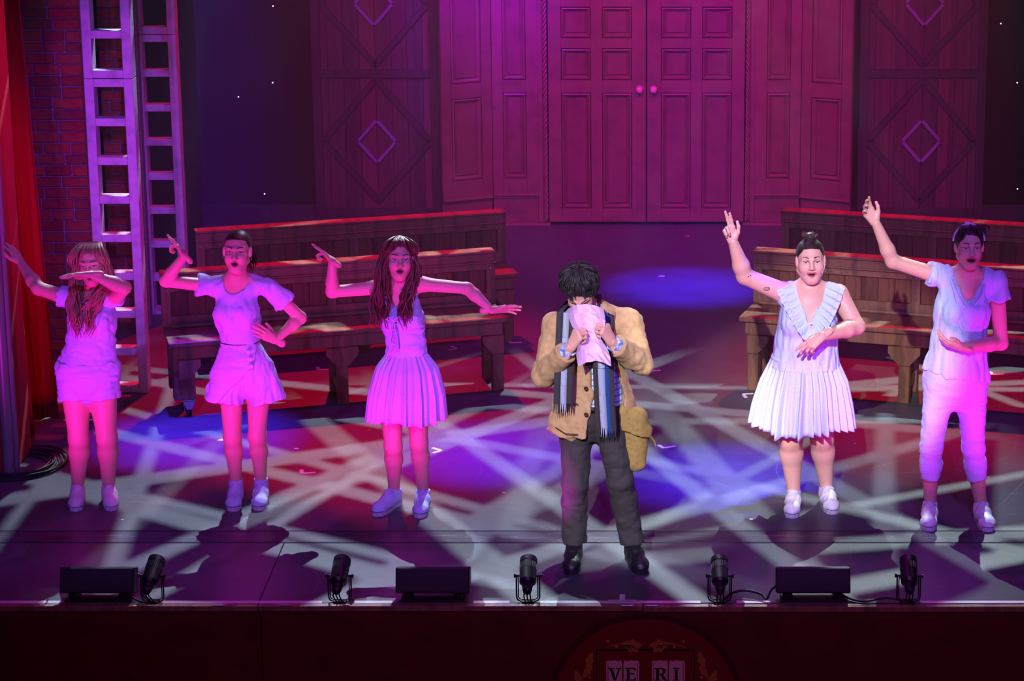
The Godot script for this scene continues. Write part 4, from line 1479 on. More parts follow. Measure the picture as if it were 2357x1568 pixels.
# hand: wrist at the origin, fingers along +y, palm to +z, thumb on +x
func hand_field(curl: Array, spread: float, thumb: Array) -> Field:
	var f := Field.new()
	f.cell = 0.0031
	f.k = 0.011
	var mcp := [Vector3(0.0255, 0.083, 0), Vector3(0.0065, 0.089, -0.002), Vector3(-0.0125, 0.085, -0.001), Vector3(-0.030, 0.074, 0.002)]
	var lens := [[0.042, 0.025, 0.02], [0.046, 0.029, 0.021], [0.042, 0.027, 0.02], [0.033, 0.02, 0.018]]
	f.cap(Vector3(0, -0.05, -0.004), Vector3(0, 0.015, -0.001), 0.026, 0.023, Vector3(0, 0, 1), 0.35)
	for i in 4:
		f.cap(Vector3((1.5 - i) * 0.009, 0.01, 0), mcp[i], 0.015, 0.0125 if i < 3 else 0.0115, Vector3(0, 0, 1), 0.1, 0, 0.016)
	for i in 4:
		var p: Vector3 = mcp[i]
		var side := Basis(Vector3(0, 0, 1), spread * (i - 1.4))
		var ang := 0.0
		var r := 0.0098 if i < 3 else 0.0085
		for j in 3:
			ang += curl[i] * [0.95, 1.1, 0.7][j]
			var d: Vector3 = side * Vector3(0, cos(ang), sin(ang))
			var q: Vector3 = p + d * lens[i][j]
			f.cap(p, q, r, r - 0.0009, Vector3.ZERO, 0.0, 0, 0.006)
			r -= 0.0009
			p = q
	var t := Vector3(0.02, 0.022, 0.006)
	for j in 3:
		var q: Vector3 = thumb[j]
		f.cap(t, q, [0.016, 0.0115, 0.0105][j], [0.0115, 0.0105, 0.0088][j], Vector3.ZERO, 0.0, 0, 0.012 if j == 0 else 0.005)
		t = q
	return f

# shoe: heel at z = 0, toe at +z, sole on y = 0
func shoe_field() -> Field:
	var f := Field.new()
	f.cell = 0.006
	f.k = 0.03
	var up := Vector3(0, 1, 0)
	f.cap(Vector3(0, 0.045, 0.035), Vector3(0, 0.05, 0.10), 0.037, 0.041)
	f.cap(Vector3(0, 0.042, 0.10), Vector3(0, 0.03, 0.20), 0.042, 0.041, up, 0.15)
	f.cap(Vector3(0, 0.03, 0.20), Vector3(0, 0.028, 0.218), 0.04, 0.032, up, 0.15)
	f.cap(Vector3(0, 0.05, 0.04), Vector3(0, 0.098, 0.034), 0.036, 0.038, Vector3.ZERO, 0.0, 2)
	f.cap(Vector3(0, 0.085, 0.075), Vector3(0, 0.055, 0.15), 0.024, 0.024)
	f.cut(Vector3(0, 0.012, 0), Vector3.DOWN)
	f.rough(0.004, 18.0, 5)
	return f

# ---- figures
var jobs: Array = []
var after: Array = []
var HEADS := {}
var HANDS := {}
var SHOE: Field
const SKIN := Color(0.62, 0.34, 0.25)
const FW := Vector3(0, 0, 1)

func job(f: Field, then) -> Field:
	jobs.append(f)
	after.append(then)
	return f

func torso(f: Field, J: Dictionary, R: Dictionary, inf: float, top := true, bottom := true) -> void:
	var kf: float = R.get("flat", 0.35)
	var up: Vector3 = (J.chest - J.waist).normalized()
	if top:
		f.cap(J.chest + up * 0.05, J.chest - up * 0.05, R.chest * 0.93 + inf, R.chest + inf, FW, kf)
		f.cap(J.shl, J.shr, R.yoke + inf * 0.7, R.yoke + inf * 0.7, FW, 0.0, 0, 0.05)
		f.cap(J.shl.lerp(J.neck, 0.25), J.neck + Vector3(0, 0.035, -0.01), R.yoke * 0.8 + inf * 0.7, 0.042 + inf * 0.5, FW, 0.0, 0, 0.05)
		f.cap(J.shr.lerp(J.neck, 0.25), J.neck + Vector3(0, 0.035, -0.01), R.yoke * 0.8 + inf * 0.7, 0.042 + inf * 0.5, FW, 0.0, 0, 0.05)
		f.cap(J.chest - up * 0.05, J.waist, R.chest + inf, R.waist + inf, FW, kf * 0.9, 0, 0.04)
		if R.get("bust", 0.0) > 0.0:
			for s in [-1.0, 1.0]:
				f.ball(J.chest + Vector3(s * R.chest * 0.5, -0.02, R.chest * 0.58), R.bust + inf, Vector3.ZERO, 0.0, 0, 0.05)
	if bottom:
		f.cap(J.waist, J.pelvis, R.waist + inf, R.hip + inf, FW, kf, 0, 0.05)
		f.cap(J.pelvis, (J.hil + J.hir) * 0.5 + Vector3(0, 0.0, 0), R.hip + inf, R.hip * 0.93 + inf, FW, kf, 0, 0.05)

func leg(f: Field, J: Dictionary, R: Dictionary, s: String, inf: float, from := 0.0, to := 2.0, flare := 0.0, join := 0.03) -> void:
	var h: Vector3 = J["hi" + s]
	var k: Vector3 = J["kn" + s]
	var a: Vector3 = J["an" + s]
	var type := 2
	if to < 1.0:
		f.cap(h, h.lerp(k, to), R.thigh + inf, lerpf(R.thigh, R.knee, to) + inf + flare, FW, 0.0, type, join)
		return
	f.cap(h, k, R.thigh + inf, R.knee + inf, FW, 0.0, 0, 0.03)
	var c := k.lerp(a, 0.3) + Vector3(0, 0, -0.018)
	f.cap(k, c, R.knee + inf, R.calf + inf, FW, 0.0, 0, 0.03)
	var e := k.lerp(a, to - 1.0)
	var q := clampf((to - 1.3) / 0.7, 0.0, 1.0)
	f.cap(c, e, R.calf + inf, lerpf(R.calf, R.ankle, q) + inf + flare, FW, 0.0, type if to < 2.0 or flare > 0.0 else 0, 0.03)

func arm(f: Field, J: Dictionary, R: Dictionary, s: String, inf: float, to := 2.0, flare := 0.0) -> void:
	var h: Vector3 = J["sh" + s]
	var k: Vector3 = J["el" + s]
	var a: Vector3 = J["wr" + s]
	if to < 1.0:
		f.cap(h, h.lerp(k, to), R.up + inf, lerpf(R.up, R.el, to) + inf + flare, FW, 0.0, 2, 0.025)
		return
	f.cap(h, k, R.up + inf, R.el + inf, FW, 0.0, 0, 0.03)
	var c := k.lerp(a, 0.3)
	f.cap(k, c, R.el + inf, R.el * 1.02 + inf, FW, 0.0, 0, 0.02)
	f.cap(c, k.lerp(a, to - 1.0), R.el * 1.02 + inf, R.wr + inf + flare, FW, 0.0, 2 if to < 2.0 or flare > 0.0 else 0, 0.02)

func head_xf(J: Dictionary, yaw: float, pitch: float, roll: float, sc := 1.06) -> Transform3D:
	var b := Basis(Vector3.UP, deg_to_rad(yaw)) * Basis(Vector3.RIGHT, deg_to_rad(pitch)) * Basis(Vector3(0, 0, 1), deg_to_rad(roll))
	return Transform3D(b.scaled(Vector3(sc, sc, sc)), J.head)

func hand_xf(w: Vector3, tip: Vector3, palm: Vector3, mirror: bool, sc := 1.0) -> Transform3D:
	var y := (tip - w).normalized()
	var z := (palm - y * palm.dot(y)).normalized()
	var x := y.cross(z)
	return Transform3D(Basis(x * (-sc if mirror else sc), y * sc, z * sc), w)

# the skin of one figure: body, head and both hands in one mesh
func figure(t: Node3D, J: Dictionary, R: Dictionary, hx: Transform3D, head: String, hair: Color, mouth: int, hands: Array, lower := true) -> void:
	var f := Field.new()
	f.cell = 0.0115
	torso(f, J, R, 0.0)
	for s in ["l", "r"]:
		arm(f, J, R, s, 0.0)
		leg(f, J, R, s, 0.0)
		var a: Vector3 = J["an" + s]
		f.cap(a, Vector3(lerpf(a.x, J["to" + s].x, 0.5), 0.05, lerpf(a.z, J["to" + s].z, 0.5)), R.ankle * 0.82, 0.02, FW, 0.0, 0, 0.02)
	f.cap(J.neck - Vector3(0, 0.03, 0), hx * Vector3(0, -0.05, -0.02), R.neck, R.neck * 0.93, FW, 0.0, 0, 0.04)
	if R.get("bust", 0.0) > 0.0:
		f.ball(J.pelvis + Vector3(0, 0.02, R.hip * 0.35), R.hip * 0.45)
	job(f, func():
		var s := Hull.new()
		s.add(f, Transform3D(), SKIN)
		s.add(HEADS[head], hx, head_colors(HEADS[head], mouth, hair))
		for h in hands:
			s.add(HANDS[h[0]], h[1], SKIN)
		var o := put("body", s.mesh(), M.skin, t))

func wear(t: Node3D, called: String, f: Field, m: Material, label := "") -> void:
	job(f, func():
		var o := put(called, netmesh(f), m, t)
		if label: tag(o, label))

func shoes(t: Node3D, J: Dictionary, upper: Material, sole: Material, lace: Material, sc := 1.0) -> void:
	for s in ["l", "r"]:
		var a: Vector3 = J["an" + s]
		var to: Vector3 = J["to" + s]
		var d := Vector3(to.x - a.x, 0, to.z - a.z).normalized()
		var xf := Transform3D(Basis(Vector3.UP.cross(d), Vector3.UP, d).scaled(Vector3(sc, sc, sc)), Vector3(a.x, 0, a.z) - d * 0.045)
		after.append(func():
			var sh := put("shoe", netmesh(SHOE), upper, t, xf)
			var st := T()
			var pl := PackedVector2Array()
			for p in [[0, -0.012], [0.026, -0.006], [0.036, 0.02], [0.035, 0.08], [0.043, 0.15], [0.043, 0.2], [0.034, 0.235], [0.015, 0.253], [-0.01, 0.254], [-0.032, 0.238], [-0.043, 0.2], [-0.043, 0.15], [-0.036, 0.08], [-0.036, 0.02], [-0.026, -0.006]]:
				pl.append(Vector2(p[0], -p[1]))
			prism(st, pl, 0.0, 0.026, Transform3D(Basis(Vector3.RIGHT, -PI / 2), Vector3.ZERO))
			obj("sole", st, sole, sh)
			st = T()
			var rim := []
			for q in pl:
				rim.append(Vector3(q.x * 1.01, 0.0265, -q.y * 1.0))
			rim.append(rim[0])
			tube(st, rim, [0.0022], 5)
			obj("welt", st, M.scarf_brown if sole == M.white_sole else M.rubber, sh)
			st = T()
			for k in 4:
				var y := 0.104 - k * 0.011
				var z := 0.085 + k * 0.019
				tube(st, [Vector3(-0.022, y - 0.008, z), Vector3(0, y, z + 0.004), Vector3(0.022, y - 0.008, z)], [0.0038], 6)
			for q in [-1.0, 1.0]:
				tube(st, [Vector3(0, 0.105, 0.08), Vector3(q * 0.018, 0.112, 0.09), Vector3(q * 0.034, 0.1, 0.1), Vector3(q * 0.02, 0.104, 0.086), Vector3(q * 0.004, 0.106, 0.08)], [0.0026], 5)
				tube(st, [Vector3(0, 0.105, 0.082), Vector3(q * 0.02, 0.09, 0.11), Vector3(q * 0.03, 0.07, 0.125)], [0.0024], 5)
			obj("lace", st, lace, sh))
		jobs.append(null)

# gathered cloth hanging from a waist: rings of [height, centre x, centre z, half width, half depth, pleat depth]
func skirt(rings: Array, pleats: int, sd: int, hem := 0.01) -> ArrayMesh:
	var rg := RandomNumberGenerator.new()
	rg.seed = sd
	var ph := []
	var am := []
	for i in pleats:
		ph.append(rg.randf_range(-0.9, 0.9))
		am.append(rg.randf_range(0.25, 1.5))
	var n := pleats * 8
	var rows := 22
	var grid := []
	for j in rows + 1:
		var u := float(j) / rows * (rings.size() - 1)
		var k := mini(int(u), rings.size() - 2)
		var w := u - k
		var q := []
		for e in 6:
			q.append(lerpf(rings[k][e], rings[k + 1][e], w))
		var row := []
		var low := float(j) / rows
		for i in n:
			var pi := i / 8
			var x := (i % 8) / 8.0
			var a: float = TAU * (i + ph[pi] * 3.0 * low * sin(x * PI)) / n
			var s: float = (0.5 - 0.5 * cos(x * TAU)) * am[pi]
			var off: float = q[5] * (s - 0.35)
			var y: float = q[0] - hem * low * low * (sin(a * 3.0 + sd) + s * 0.6)
			row.append(Vector3(q[1] + cos(a) * (q[3] + off), y, q[2] + sin(a) * (q[4] + off)))
		grid.append(row)
	var st := T()
	st.set_smooth_group(0)
	for j in rows:
		for i in n:
			var i2 := (i + 1) % n
			var c := Vector3(rings[0][1], grid[j][i].y, rings[0][2])
			quad(st, grid[j][i], grid[j][i2], grid[j + 1][i2], grid[j + 1][i], grid[j][i] - c)
	# the hem turned under
	for i in n:
		var i2 := (i + 1) % n
		var c := Vector3(rings[-1][1], grid[rows][i].y, rings[-1][2])
		quad(st, grid[rows][i], grid[rows][i2], grid[rows][i2].lerp(c, 0.02), grid[rows][i].lerp(c, 0.02), Vector3.DOWN)
	return done(st)

# a lock of hair: thin wavy strands round a path
func lock(st: SurfaceTool, pts: Array, r: float, strands: int, wavy: float, sd: int, thin := 1.0) -> void:
	var rg := RandomNumberGenerator.new()
	rg.seed = sd
	var cv := Curve3D.new()
	for i in pts.size():
		var d: Vector3 = (pts[mini(i + 1, pts.size() - 1)] - pts[maxi(i - 1, 0)]) / 5.0
		cv.add_point(pts[i], -d, d)
	var L := cv.get_baked_length()
	var n := maxi(8, int(L / 0.014))
	for s in strands:
		var o := Vector3(rg.randfn(), rg.randfn() * 0.3, rg.randfn()) * r * 0.55
		var ph := rg.randf() * TAU
		var fr := rg.randf_range(0.8, 1.25)
		var l := rg.randf_range(0.8, 1.0)
		var q := []
		var rr := []
		for i in n + 1:
			var u := float(i) / n
			var p := cv.sample_baked(L * u * l, true)
			var w := wavy * u
			q.append(p + o * (0.5 + 0.9 * sin(u * PI * 0.8)) + Vector3(sin(ph + u * L * 42 * fr), 0, cos(ph * 1.3 + u * L * 38 * fr)) * w)
			rr.append(r / sqrt(strands) * thin * (0.85 if u < 0.7 else lerpf(0.85, 0.12, (u - 0.7) / 0.3)))
		tube(st, q, rr, 6)

# the close-fitting hair of a head, in the head's own axes
func hair_cap(t: Node3D, hx: Transform3D, m: Material, extra: Array, low := 0.0, sd := 1, wild := 0.004, thick := 0.0) -> void:
	var f := Field.new()
	f.cell = 0.0058
	f.k = 0.02
	f.egg(Vector3(0, 0.036, -0.026), Vector3(0.081 + thick, 0.088 + thick, 0.094 + thick))
	for e in extra:
		f.cap(e[0], e[1], e[2], e[3])
	f.egg(Vector3(0, -0.022 + low, 0.085), Vector3(0.064, 0.092, 0.075), 9, 0.012)
	f.egg(Vector3(0, -0.13, 0.02), Vector3(0.1, 0.10, 0.075), 9, 0.012)
	f.rough(wild, 30.0, sd, Vector3(1, 0.35, 0.5))
	job(f, func():
		var s := Hull.new()
		s.add(f, hx)
		put("hair", s.mesh(), m, t))

func neckhole(f: Field, J: Dictionary, r: float, deep: float, wide := 1.0) -> void:
	f.cap(J.neck + Vector3(0, 0.1, 0), J.neck + Vector3(0, 0.0, 0.03), r, r, Vector3(1, 0, 0), 1.0 / wide - 1.0, 8, 0.012)
	f.cap(J.neck + Vector3(0, 0.02, 0.08), J.neck + Vector3(0, -deep, 0.14), r * wide * 0.9, r * 0.35, FW, 0.0, 8, 0.012)

func person_node(key: String, label: String) -> Node3D:
	return thing("person", label, "person", BASE[key], 0.0)

func hair_mat(called: String, c: Color) -> StandardMaterial3D:
	var m := mat(called, c, 0.42)
	m.rim_enabled = true
	m.rim = 0.35
	return m

func people_materials() -> void:
	var s := mat("skin", Color(1, 1, 1), 0.5, 0.0, 0.45)
	s.vertex_color_use_as_albedo = true
	var weave := noise_tex(128, 0.09, 3, [[0.0, g(0.9)], [1.0, g(1.0)]], 12)
	for a in [["white_cotton", Color(0.75, 0.81, 0.94), 0.85], ["white_denim", Color(0.74, 0.79, 0.92), 0.8], ["white_satin", Color(0.76, 0.80, 0.93), 0.55], ["white_leather", Color(0.88, 0.87, 0.88), 0.45], ["white_sole", Color(0.8, 0.79, 0.8), 0.6]]:
		tri_tex(mat(a[0], a[1], a[2]), weave, Vector3(6, 6, 6))
	var cord := noise_tex(256, 0.03, 4, [[0.0, Color(0.82, 0.78, 0.72)], [0.5, Color(0.95, 0.93, 0.9)], [1.0, Color(1, 1, 1)]], 14)
	tri_tex(mat("tan_corduroy", Color(0.73, 0.62, 0.43), 0.85), cord, Vector3(3, 3, 3))
	M.tan_corduroy.rim_enabled = true
	M.tan_corduroy.rim = 0.3
	tri_tex(mat("khaki_canvas", Color(0.62, 0.55, 0.28), 0.85), cord, Vector3(4, 4, 4))
	tri_tex(mat("grey_wool", Color(0.21, 0.205, 0.195), 0.85), weave, Vector3(5, 5, 5))
	tri_tex(mat("black_leather", Color(0.08, 0.08, 0.09), 0.5), weave, Vector3(5, 5, 5))
	mat("dark_sole", Color(0.1, 0.1, 0.1), 0.6)
	mat("pink_paper", Color(0.88, 0.74, 0.86), 0.7)
	M.pink_paper.backlight_enabled = true
	M.pink_paper.backlight = Color(0.25, 0.2, 0.25)
	mat("scarf_dark", Color(0.20, 0.20, 0.21), 0.95)
	mat("scarf_brown", Color(0.22, 0.19, 0.18), 0.95)
	mat("scarf_grey", Color(0.60, 0.66, 0.72), 0.95)
	mat("scarf_blue", Color(0.10, 0.26, 0.48), 0.95)
	mat("tie_green", Color(0.50, 0.54, 0.28), 0.8)
	mat("tie_navy", Color(0.09, 0.16, 0.30), 0.8)
	mat("button_brown", Color(0.25, 0.15, 0.08), 0.4)
	mat("button_white", Color(0.85, 0.84, 0.87), 0.35)
	mat("black_cloth", Color(0.07, 0.06, 0.07), 0.8)
	mat("ink", Color(0.12, 0.09, 0.1), 0.8)
	hair_mat("hair_blonde", Color(0.55, 0.42, 0.29))
	hair_mat("hair_brown", Color(0.26, 0.17, 0.11))
	hair_mat("hair_chestnut", Color(0.36, 0.20, 0.12))
	hair_mat("hair_dark", Color(0.15, 0.10, 0.08))
	hair_mat("hair_black", Color(0.075, 0.065, 0.06)).roughness = 0.6
	# blue check of the man's shirt
	var im := Image.create(64, 64, false, Image.FORMAT_RGB8)
	for y in 64:
		for x in 64:
			var c := Color(0.80, 0.86, 0.92)
			if x % 32 < 12: c = c.lerp(Color(0.16, 0.36, 0.66), 0.6)
			if y % 32 < 12: c = c.lerp(Color(0.16, 0.36, 0.66), 0.6)
			if x % 32 == 22 or y % 32 == 22: c = c.lerp(Color(0.1, 0.2, 0.4), 0.6)
			im.set_pixel(x, y, c)
	tri_tex(mat("check_shirt", Color(1, 1, 1), 0.85), ImageTexture.create_from_image(im), Vector3(14, 14, 14))

func build_people() -> void:
	people_materials()
	for a in [["smile", 0, 1.1], ["open", 1, 1.0], ["wide", 2, 1.0]]:
		HEADS[a[0]] = head_field(a[1], a[2])
		job(HEADS[a[0]], null)
	var tb := [Vector3(0.043, 0.048, 0.014), Vector3(0.056, 0.076, 0.016), Vector3(0.061, 0.100, 0.014)]
	var tin := [Vector3(0.038, 0.05, 0.02), Vector3(0.034, 0.076, 0.034), Vector3(0.018, 0.092, 0.04)]
	var tup := [Vector3(0.042, 0.045, 0.01), Vector3(0.055, 0.076, 0.006), Vector3(0.056, 0.104, 0.002)]
	for a in [["open", [0.1, 0.06, 0.1, 0.18], 0.14, tb], ["flat", [0.14, 0.12, 0.16, 0.22], 0.05, tb], ["two", [0.06, 0.04, 1.25, 1.3], 0.02, tup], ["fist", [1.3, 1.35, 1.38, 1.4], 0.0, tin], ["relaxed", [0.28, 0.42, 0.52, 0.55], 0.07, tb], ["point", [0.18, 0.5, 0.75, 0.85], 0.03, tin]]:
		HANDS[a[0]] = hand_field(a[1], a[2], a[3])
		job(HANDS[a[0]], null)
	SHOE = shoe_field()
	job(SHOE, null)
	woman_shorts()
	woman_wrap()
	woman_ribbon()
	man()
	woman_ruffle()
	woman_capri()
	var task := WorkerThreadPool.add_group_task(func(i): if jobs[i]: jobs[i].run(), jobs.size())
	WorkerThreadPool.wait_for_group_task_completion(task)
	for c in after:
		if c != null:
			c.call()

const WOMAN := {"chest": 0.125, "waist": 0.104, "hip": 0.150, "flat": 0.35, "bust": 0.052, "yoke": 0.040, "up": 0.043, "el": 0.036, "wr": 0.025, "thigh": 0.082, "knee": 0.052, "calf": 0.053, "ankle": 0.034, "neck": 0.047}

func like(base: Dictionary, change: Dictionary) -> Dictionary:
	var d := base.duplicate()
	d.merge(change, true)
	return d

func button(t: Node3D, at: Vector3, r: float, m: Material) -> void:
	after.append(func():
		var st := T()
		lathe(st, [Vector2(r, -0.002), Vector2(r, 0.002), Vector2(r * 0.8, 0.0035), Vector2(r * 0.6, 0.0025), Vector2(0, 0.0025)], 12, Transform3D(Basis(Vector3.RIGHT, PI / 2), at))
		obj("button", st, m, t))
	jobs.append(null)

func later(c: Callable) -> void:
	after.append(c)
	jobs.append(null)

func woman_shorts() -> void:
	var t := person_node("w1", "person in white top and shorts reaching for the curtain, forearm across face")
	var J: Dictionary = JOINTS.w1
	var R := like(WOMAN, {"chest": 0.135, "hip": 0.178, "waist": 0.132, "thigh": 0.098, "knee": 0.06, "calf": 0.06, "ankle": 0.037, "up": 0.05, "el": 0.041})
	var hx := head_xf(J, -6, 2, 4)
	figure(t, J, R, hx, "open", Color(0.26, 0.15, 0.07), 1, [["open", hand_xf(J.wrl, J.til, Vector3(-0.6, 0.1, -0.6), false)], ["flat", hand_xf(J.wrr, J.tir, Vector3(0, -0.9, 0.3), true)]])
	var f := Field.new()
	f.cell = 0.0095
	torso(f, J, R, 0.012)
	arm(f, J, R, "l", 0.014, 0.34, 0.012)
	arm(f, J, R, "r", 0.012, 0.16, 0.008)
	f.cut(J.pelvis + Vector3(0, 0.03, 0), Vector3(0.05, -1, 0))
	neckhole(f, J, 0.062, 0.03)
	f.rough(0.011, 6.0, 3, Vector3(1, 1.4, 1), true)
	wear(t, "top", f, M.white_cotton)
	f = Field.new()
	f.cell = 0.0095
	torso(f, J, R, 0.018, false, true)
	leg(f, J, R, "l", 0.014, 0, 0.36, 0.012, 0.008)
	leg(f, J, R, "r", 0.014, 0, 0.36, 0.012, 0.008)
	f.cut(J.waist + Vector3(0, -0.07, 0), Vector3(0, 1, 0))
	f.rough(0.009, 7.0, 9, Vector3(0.5, 1.7, 1), true)
	wear(t, "shorts", f, M.white_denim)
	var fr: Vector3 = J.pelvis + Vector3(0.01, 0.052, 0.135)
	button(t, fr, 0.011, M.steel)
	later(func():
		var st := T()
		for s in [-1.0, 1.0]:
			tube(st, [fr + Vector3(s * 0.05, 0.0, -0.008), fr + Vector3(s * 0.075, -0.04, -0.014), fr + Vector3(s * 0.12, -0.05, -0.04), fr + Vector3(s * 0.15, -0.04, -0.075)], [0.003], 5)
		obj("pocket_seam", st, M.white_sole, t)
		st = T()
		tube(st, [fr + Vector3(0.004, -0.014, 0), fr + Vector3(0.004, -0.09, 0.004), fr + Vector3(0.0, -0.12, -0.004)], [0.003], 5)
		obj("fly_seam", st, M.white_sole, t)
		st = T()
		var ring := []
		for k in 25:
			var a := TAU * k / 24
			ring.append(J.neck + Vector3(cos(a) * 0.052, 0.055 + 0.004 * sin(a), sin(a) * 0.052 + 0.004))
		tube(st, ring, [0.009], 6)
		obj("choker", st, M.black_cloth, t))
	hair_cap(t, hx, M.hair_blonde, [[Vector3(0, 0.0, -0.07), Vector3(0, -0.13, -0.075), 0.07, 0.065]], 0.0, 3)
	later(func():
		var st := T()
		var h := func(x, y, z): return hx * Vector3(x, y, z)
		for a in [[-1, 0.055, 41], [-1, 0.03, 42], [1, 0.045, 43], [1, 0.02, 44]]:
			var s: float = a[0]
			var c: Vector3 = J.chest
			var path := [h.call(s * 0.06, 0.05, 0.01), h.call(s * 0.086, -0.02, 0.01), h.call(s * 0.09, -0.09, 0.03)]
			path.append(c + Vector3(s * a[1] - 0.015, 0.06, 0.13))
			path.append(c + Vector3(s * a[1] * 0.8 - 0.02, -0.04, 0.16))
			path.append(c + Vector3(s * a[1] * 0.7 - 0.035, -0.12, 0.14))
			lock(st, path, 0.03, 16, 0.012, a[2])
		for k in 5:
			var x := -0.05 + 0.025 * k
			lock(st, [h.call(x, 0.12, -0.02), h.call(x * 1.5, 0.09, 0.045), h.call(x * 1.9 + signf(x) * 0.008, 0.03, 0.05), h.call(signf(x) * 0.086, -0.03, 0.03)], 0.016, 7, 0.002, 60 + k)
		obj("hair_lock", st, M.hair_blonde, t))
	shoes(t, J, M.white_leather, M.white_sole, M.white_cotton, 1.04)

func woman_wrap() -> void:
	var t := person_node("w2", "person in white T-shirt and wrap shorts with one hand on the hip")
	var J: Dictionary = JOINTS.w2
	var R := like(WOMAN, {"chest": 0.122, "waist": 0.1, "hip": 0.145})
	var hx := head_xf(J, 0, -4, -2)
	figure(t, J, R, hx, "open", Color(0.055, 0.025, 0.012), 1, [["two", hand_xf(J.wrl, J.til, Vector3(-0.75, -0.5, 0.35), false, 0.92)], ["flat", hand_xf(J.wrr, J.tir, Vector3(-0.3, -0.4, -0.85), true)]])
	var f := Field.new()
	f.cell = 0.0095
	torso(f, J, R, 0.014)
	arm(f, J, R, "l", 0.016, 0.30, 0.02)
	arm(f, J, R, "r", 0.016, 0.52, 0.024)
	f.cut(J.waist + Vector3(0, -0.025, 0), Vector3(0, -1, 0))
	neckhole(f, J, 0.062, -0.005, 1.1)
	f.rough(0.012, 5.0, 13, Vector3(1.4, 0.9, 1), true)
	wear(t, "t_shirt", f, M.white_cotton)
	f = Field.new()
	f.cell = 0.0095
	torso(f, J, R, 0.016, false, true)
	for s in ["l", "r"]:
		var h: Vector3 = J["hi" + s]
		var out := Vector3(-0.035 if s == "l" else 0.05, -0.165, 0.02)
		f.cap(h + Vector3(0, 0.05, 0), h + out, 0.1, 0.128, FW, 0.15, 2, 0.02)
	f.cut(J.waist + Vector3(0, 0.005, 0), Vector3(0, 1, 0))
	f.rough(0.014, 6.0, 15, Vector3(1.8, 0.4, 1), true)
	wear(t, "shorts", f, M.white_satin)
	f = Field.new()
	f.cell = 0.0095
	torso(f, J, R, 0.030, false, true)
	var hl: Vector3 = J.hil
	f.cap(hl + Vector3(0, 0.05, 0), hl + Vector3(-0.035, -0.165, 0.022), 0.116, 0.142, FW, 0.15, 2, 0.02)
	f.cap(J.hir + Vector3(0, 0.05, 0), J.hir + Vector3(0.03, -0.1, 0.022), 0.116, 0.132, FW, 0.15, 2, 0.02)
	f.cut(J.waist + Vector3(0, 0.007, 0), Vector3(0, 1, 0))
	f.cut(J.pelvis + Vector3(0.062, 0.02, 0), Vector3(0.72, -0.75, 0))
	f.cut(J.pelvis + Vector3(0.09, 0.1, 0), Vector3(1, -0.12, 0))
	f.cut(J.hil + Vector3(0, -0.125, 0), Vector3(0.25, -1, 0))
	f.cut(J.pelvis + Vector3(0, 0, 0.03), Vector3(0, 0, -1))
	f.rough(0.010, 5.0, 17, Vector3(0.6, 1.4, 1), true)
	wear(t, "wrap_panel", f, M.white_satin)
	for k in 3:
		button(t, J.waist + Vector3(0.07 + 0.009 * k, -0.04 - 0.042 * k, 0.112 + 0.012 * k), 0.013, M.button_white)
	later(func():
		var st := T()
		var ring := []
		for k in 33:
			var a := TAU * k / 32
			ring.append(J.waist + Vector3(cos(a) * 0.1225, 0.0, sin(a) * 0.096))
		tube(st, ring, [0.003], 6)
		obj("waist_cord", st, M.scarf_brown, t))
	hair_cap(t, hx, M.hair_brown, [[Vector3(0, 0.03, -0.1), Vector3(0.015, -0.02, -0.125), 0.03, 0.03]], 0.014, 4, 0.002, -0.003)
	later(func():
		var st := T()
		lock(st, [hx * Vector3(0, 0.03, -0.12), hx * Vector3(0.05, -0.03, -0.14), hx * Vector3(0.075, -0.1, -0.1), hx * Vector3(0.08, -0.14, -0.08)], 0.03, 18, 0.006, 71)
		obj("ponytail", st, M.hair_brown, t)
		for s in [-1.0, 1.0]:
			st = T()
			tube(st, [hx * Vector3(s * 0.08, -0.034, -0.004), hx * Vector3(s * 0.084, -0.042, 0.002), hx * Vector3(s * 0.08, -0.048, -0.004)], [0.003], 6)
			obj("earring", st, M.steel, t)
		for s in ["l", "r"]:
			st = T()
			tube(st, [J["an" + s] + Vector3(0, -0.03, 0.0), J["an" + s] + Vector3(0, 0.035, 0.0)], [0.047, 0.044], 14)
			obj("sock", st, M.white_cotton, t))
	shoes(t, J, M.white_cotton, M.white_sole, M.white_cotton, 1.07)

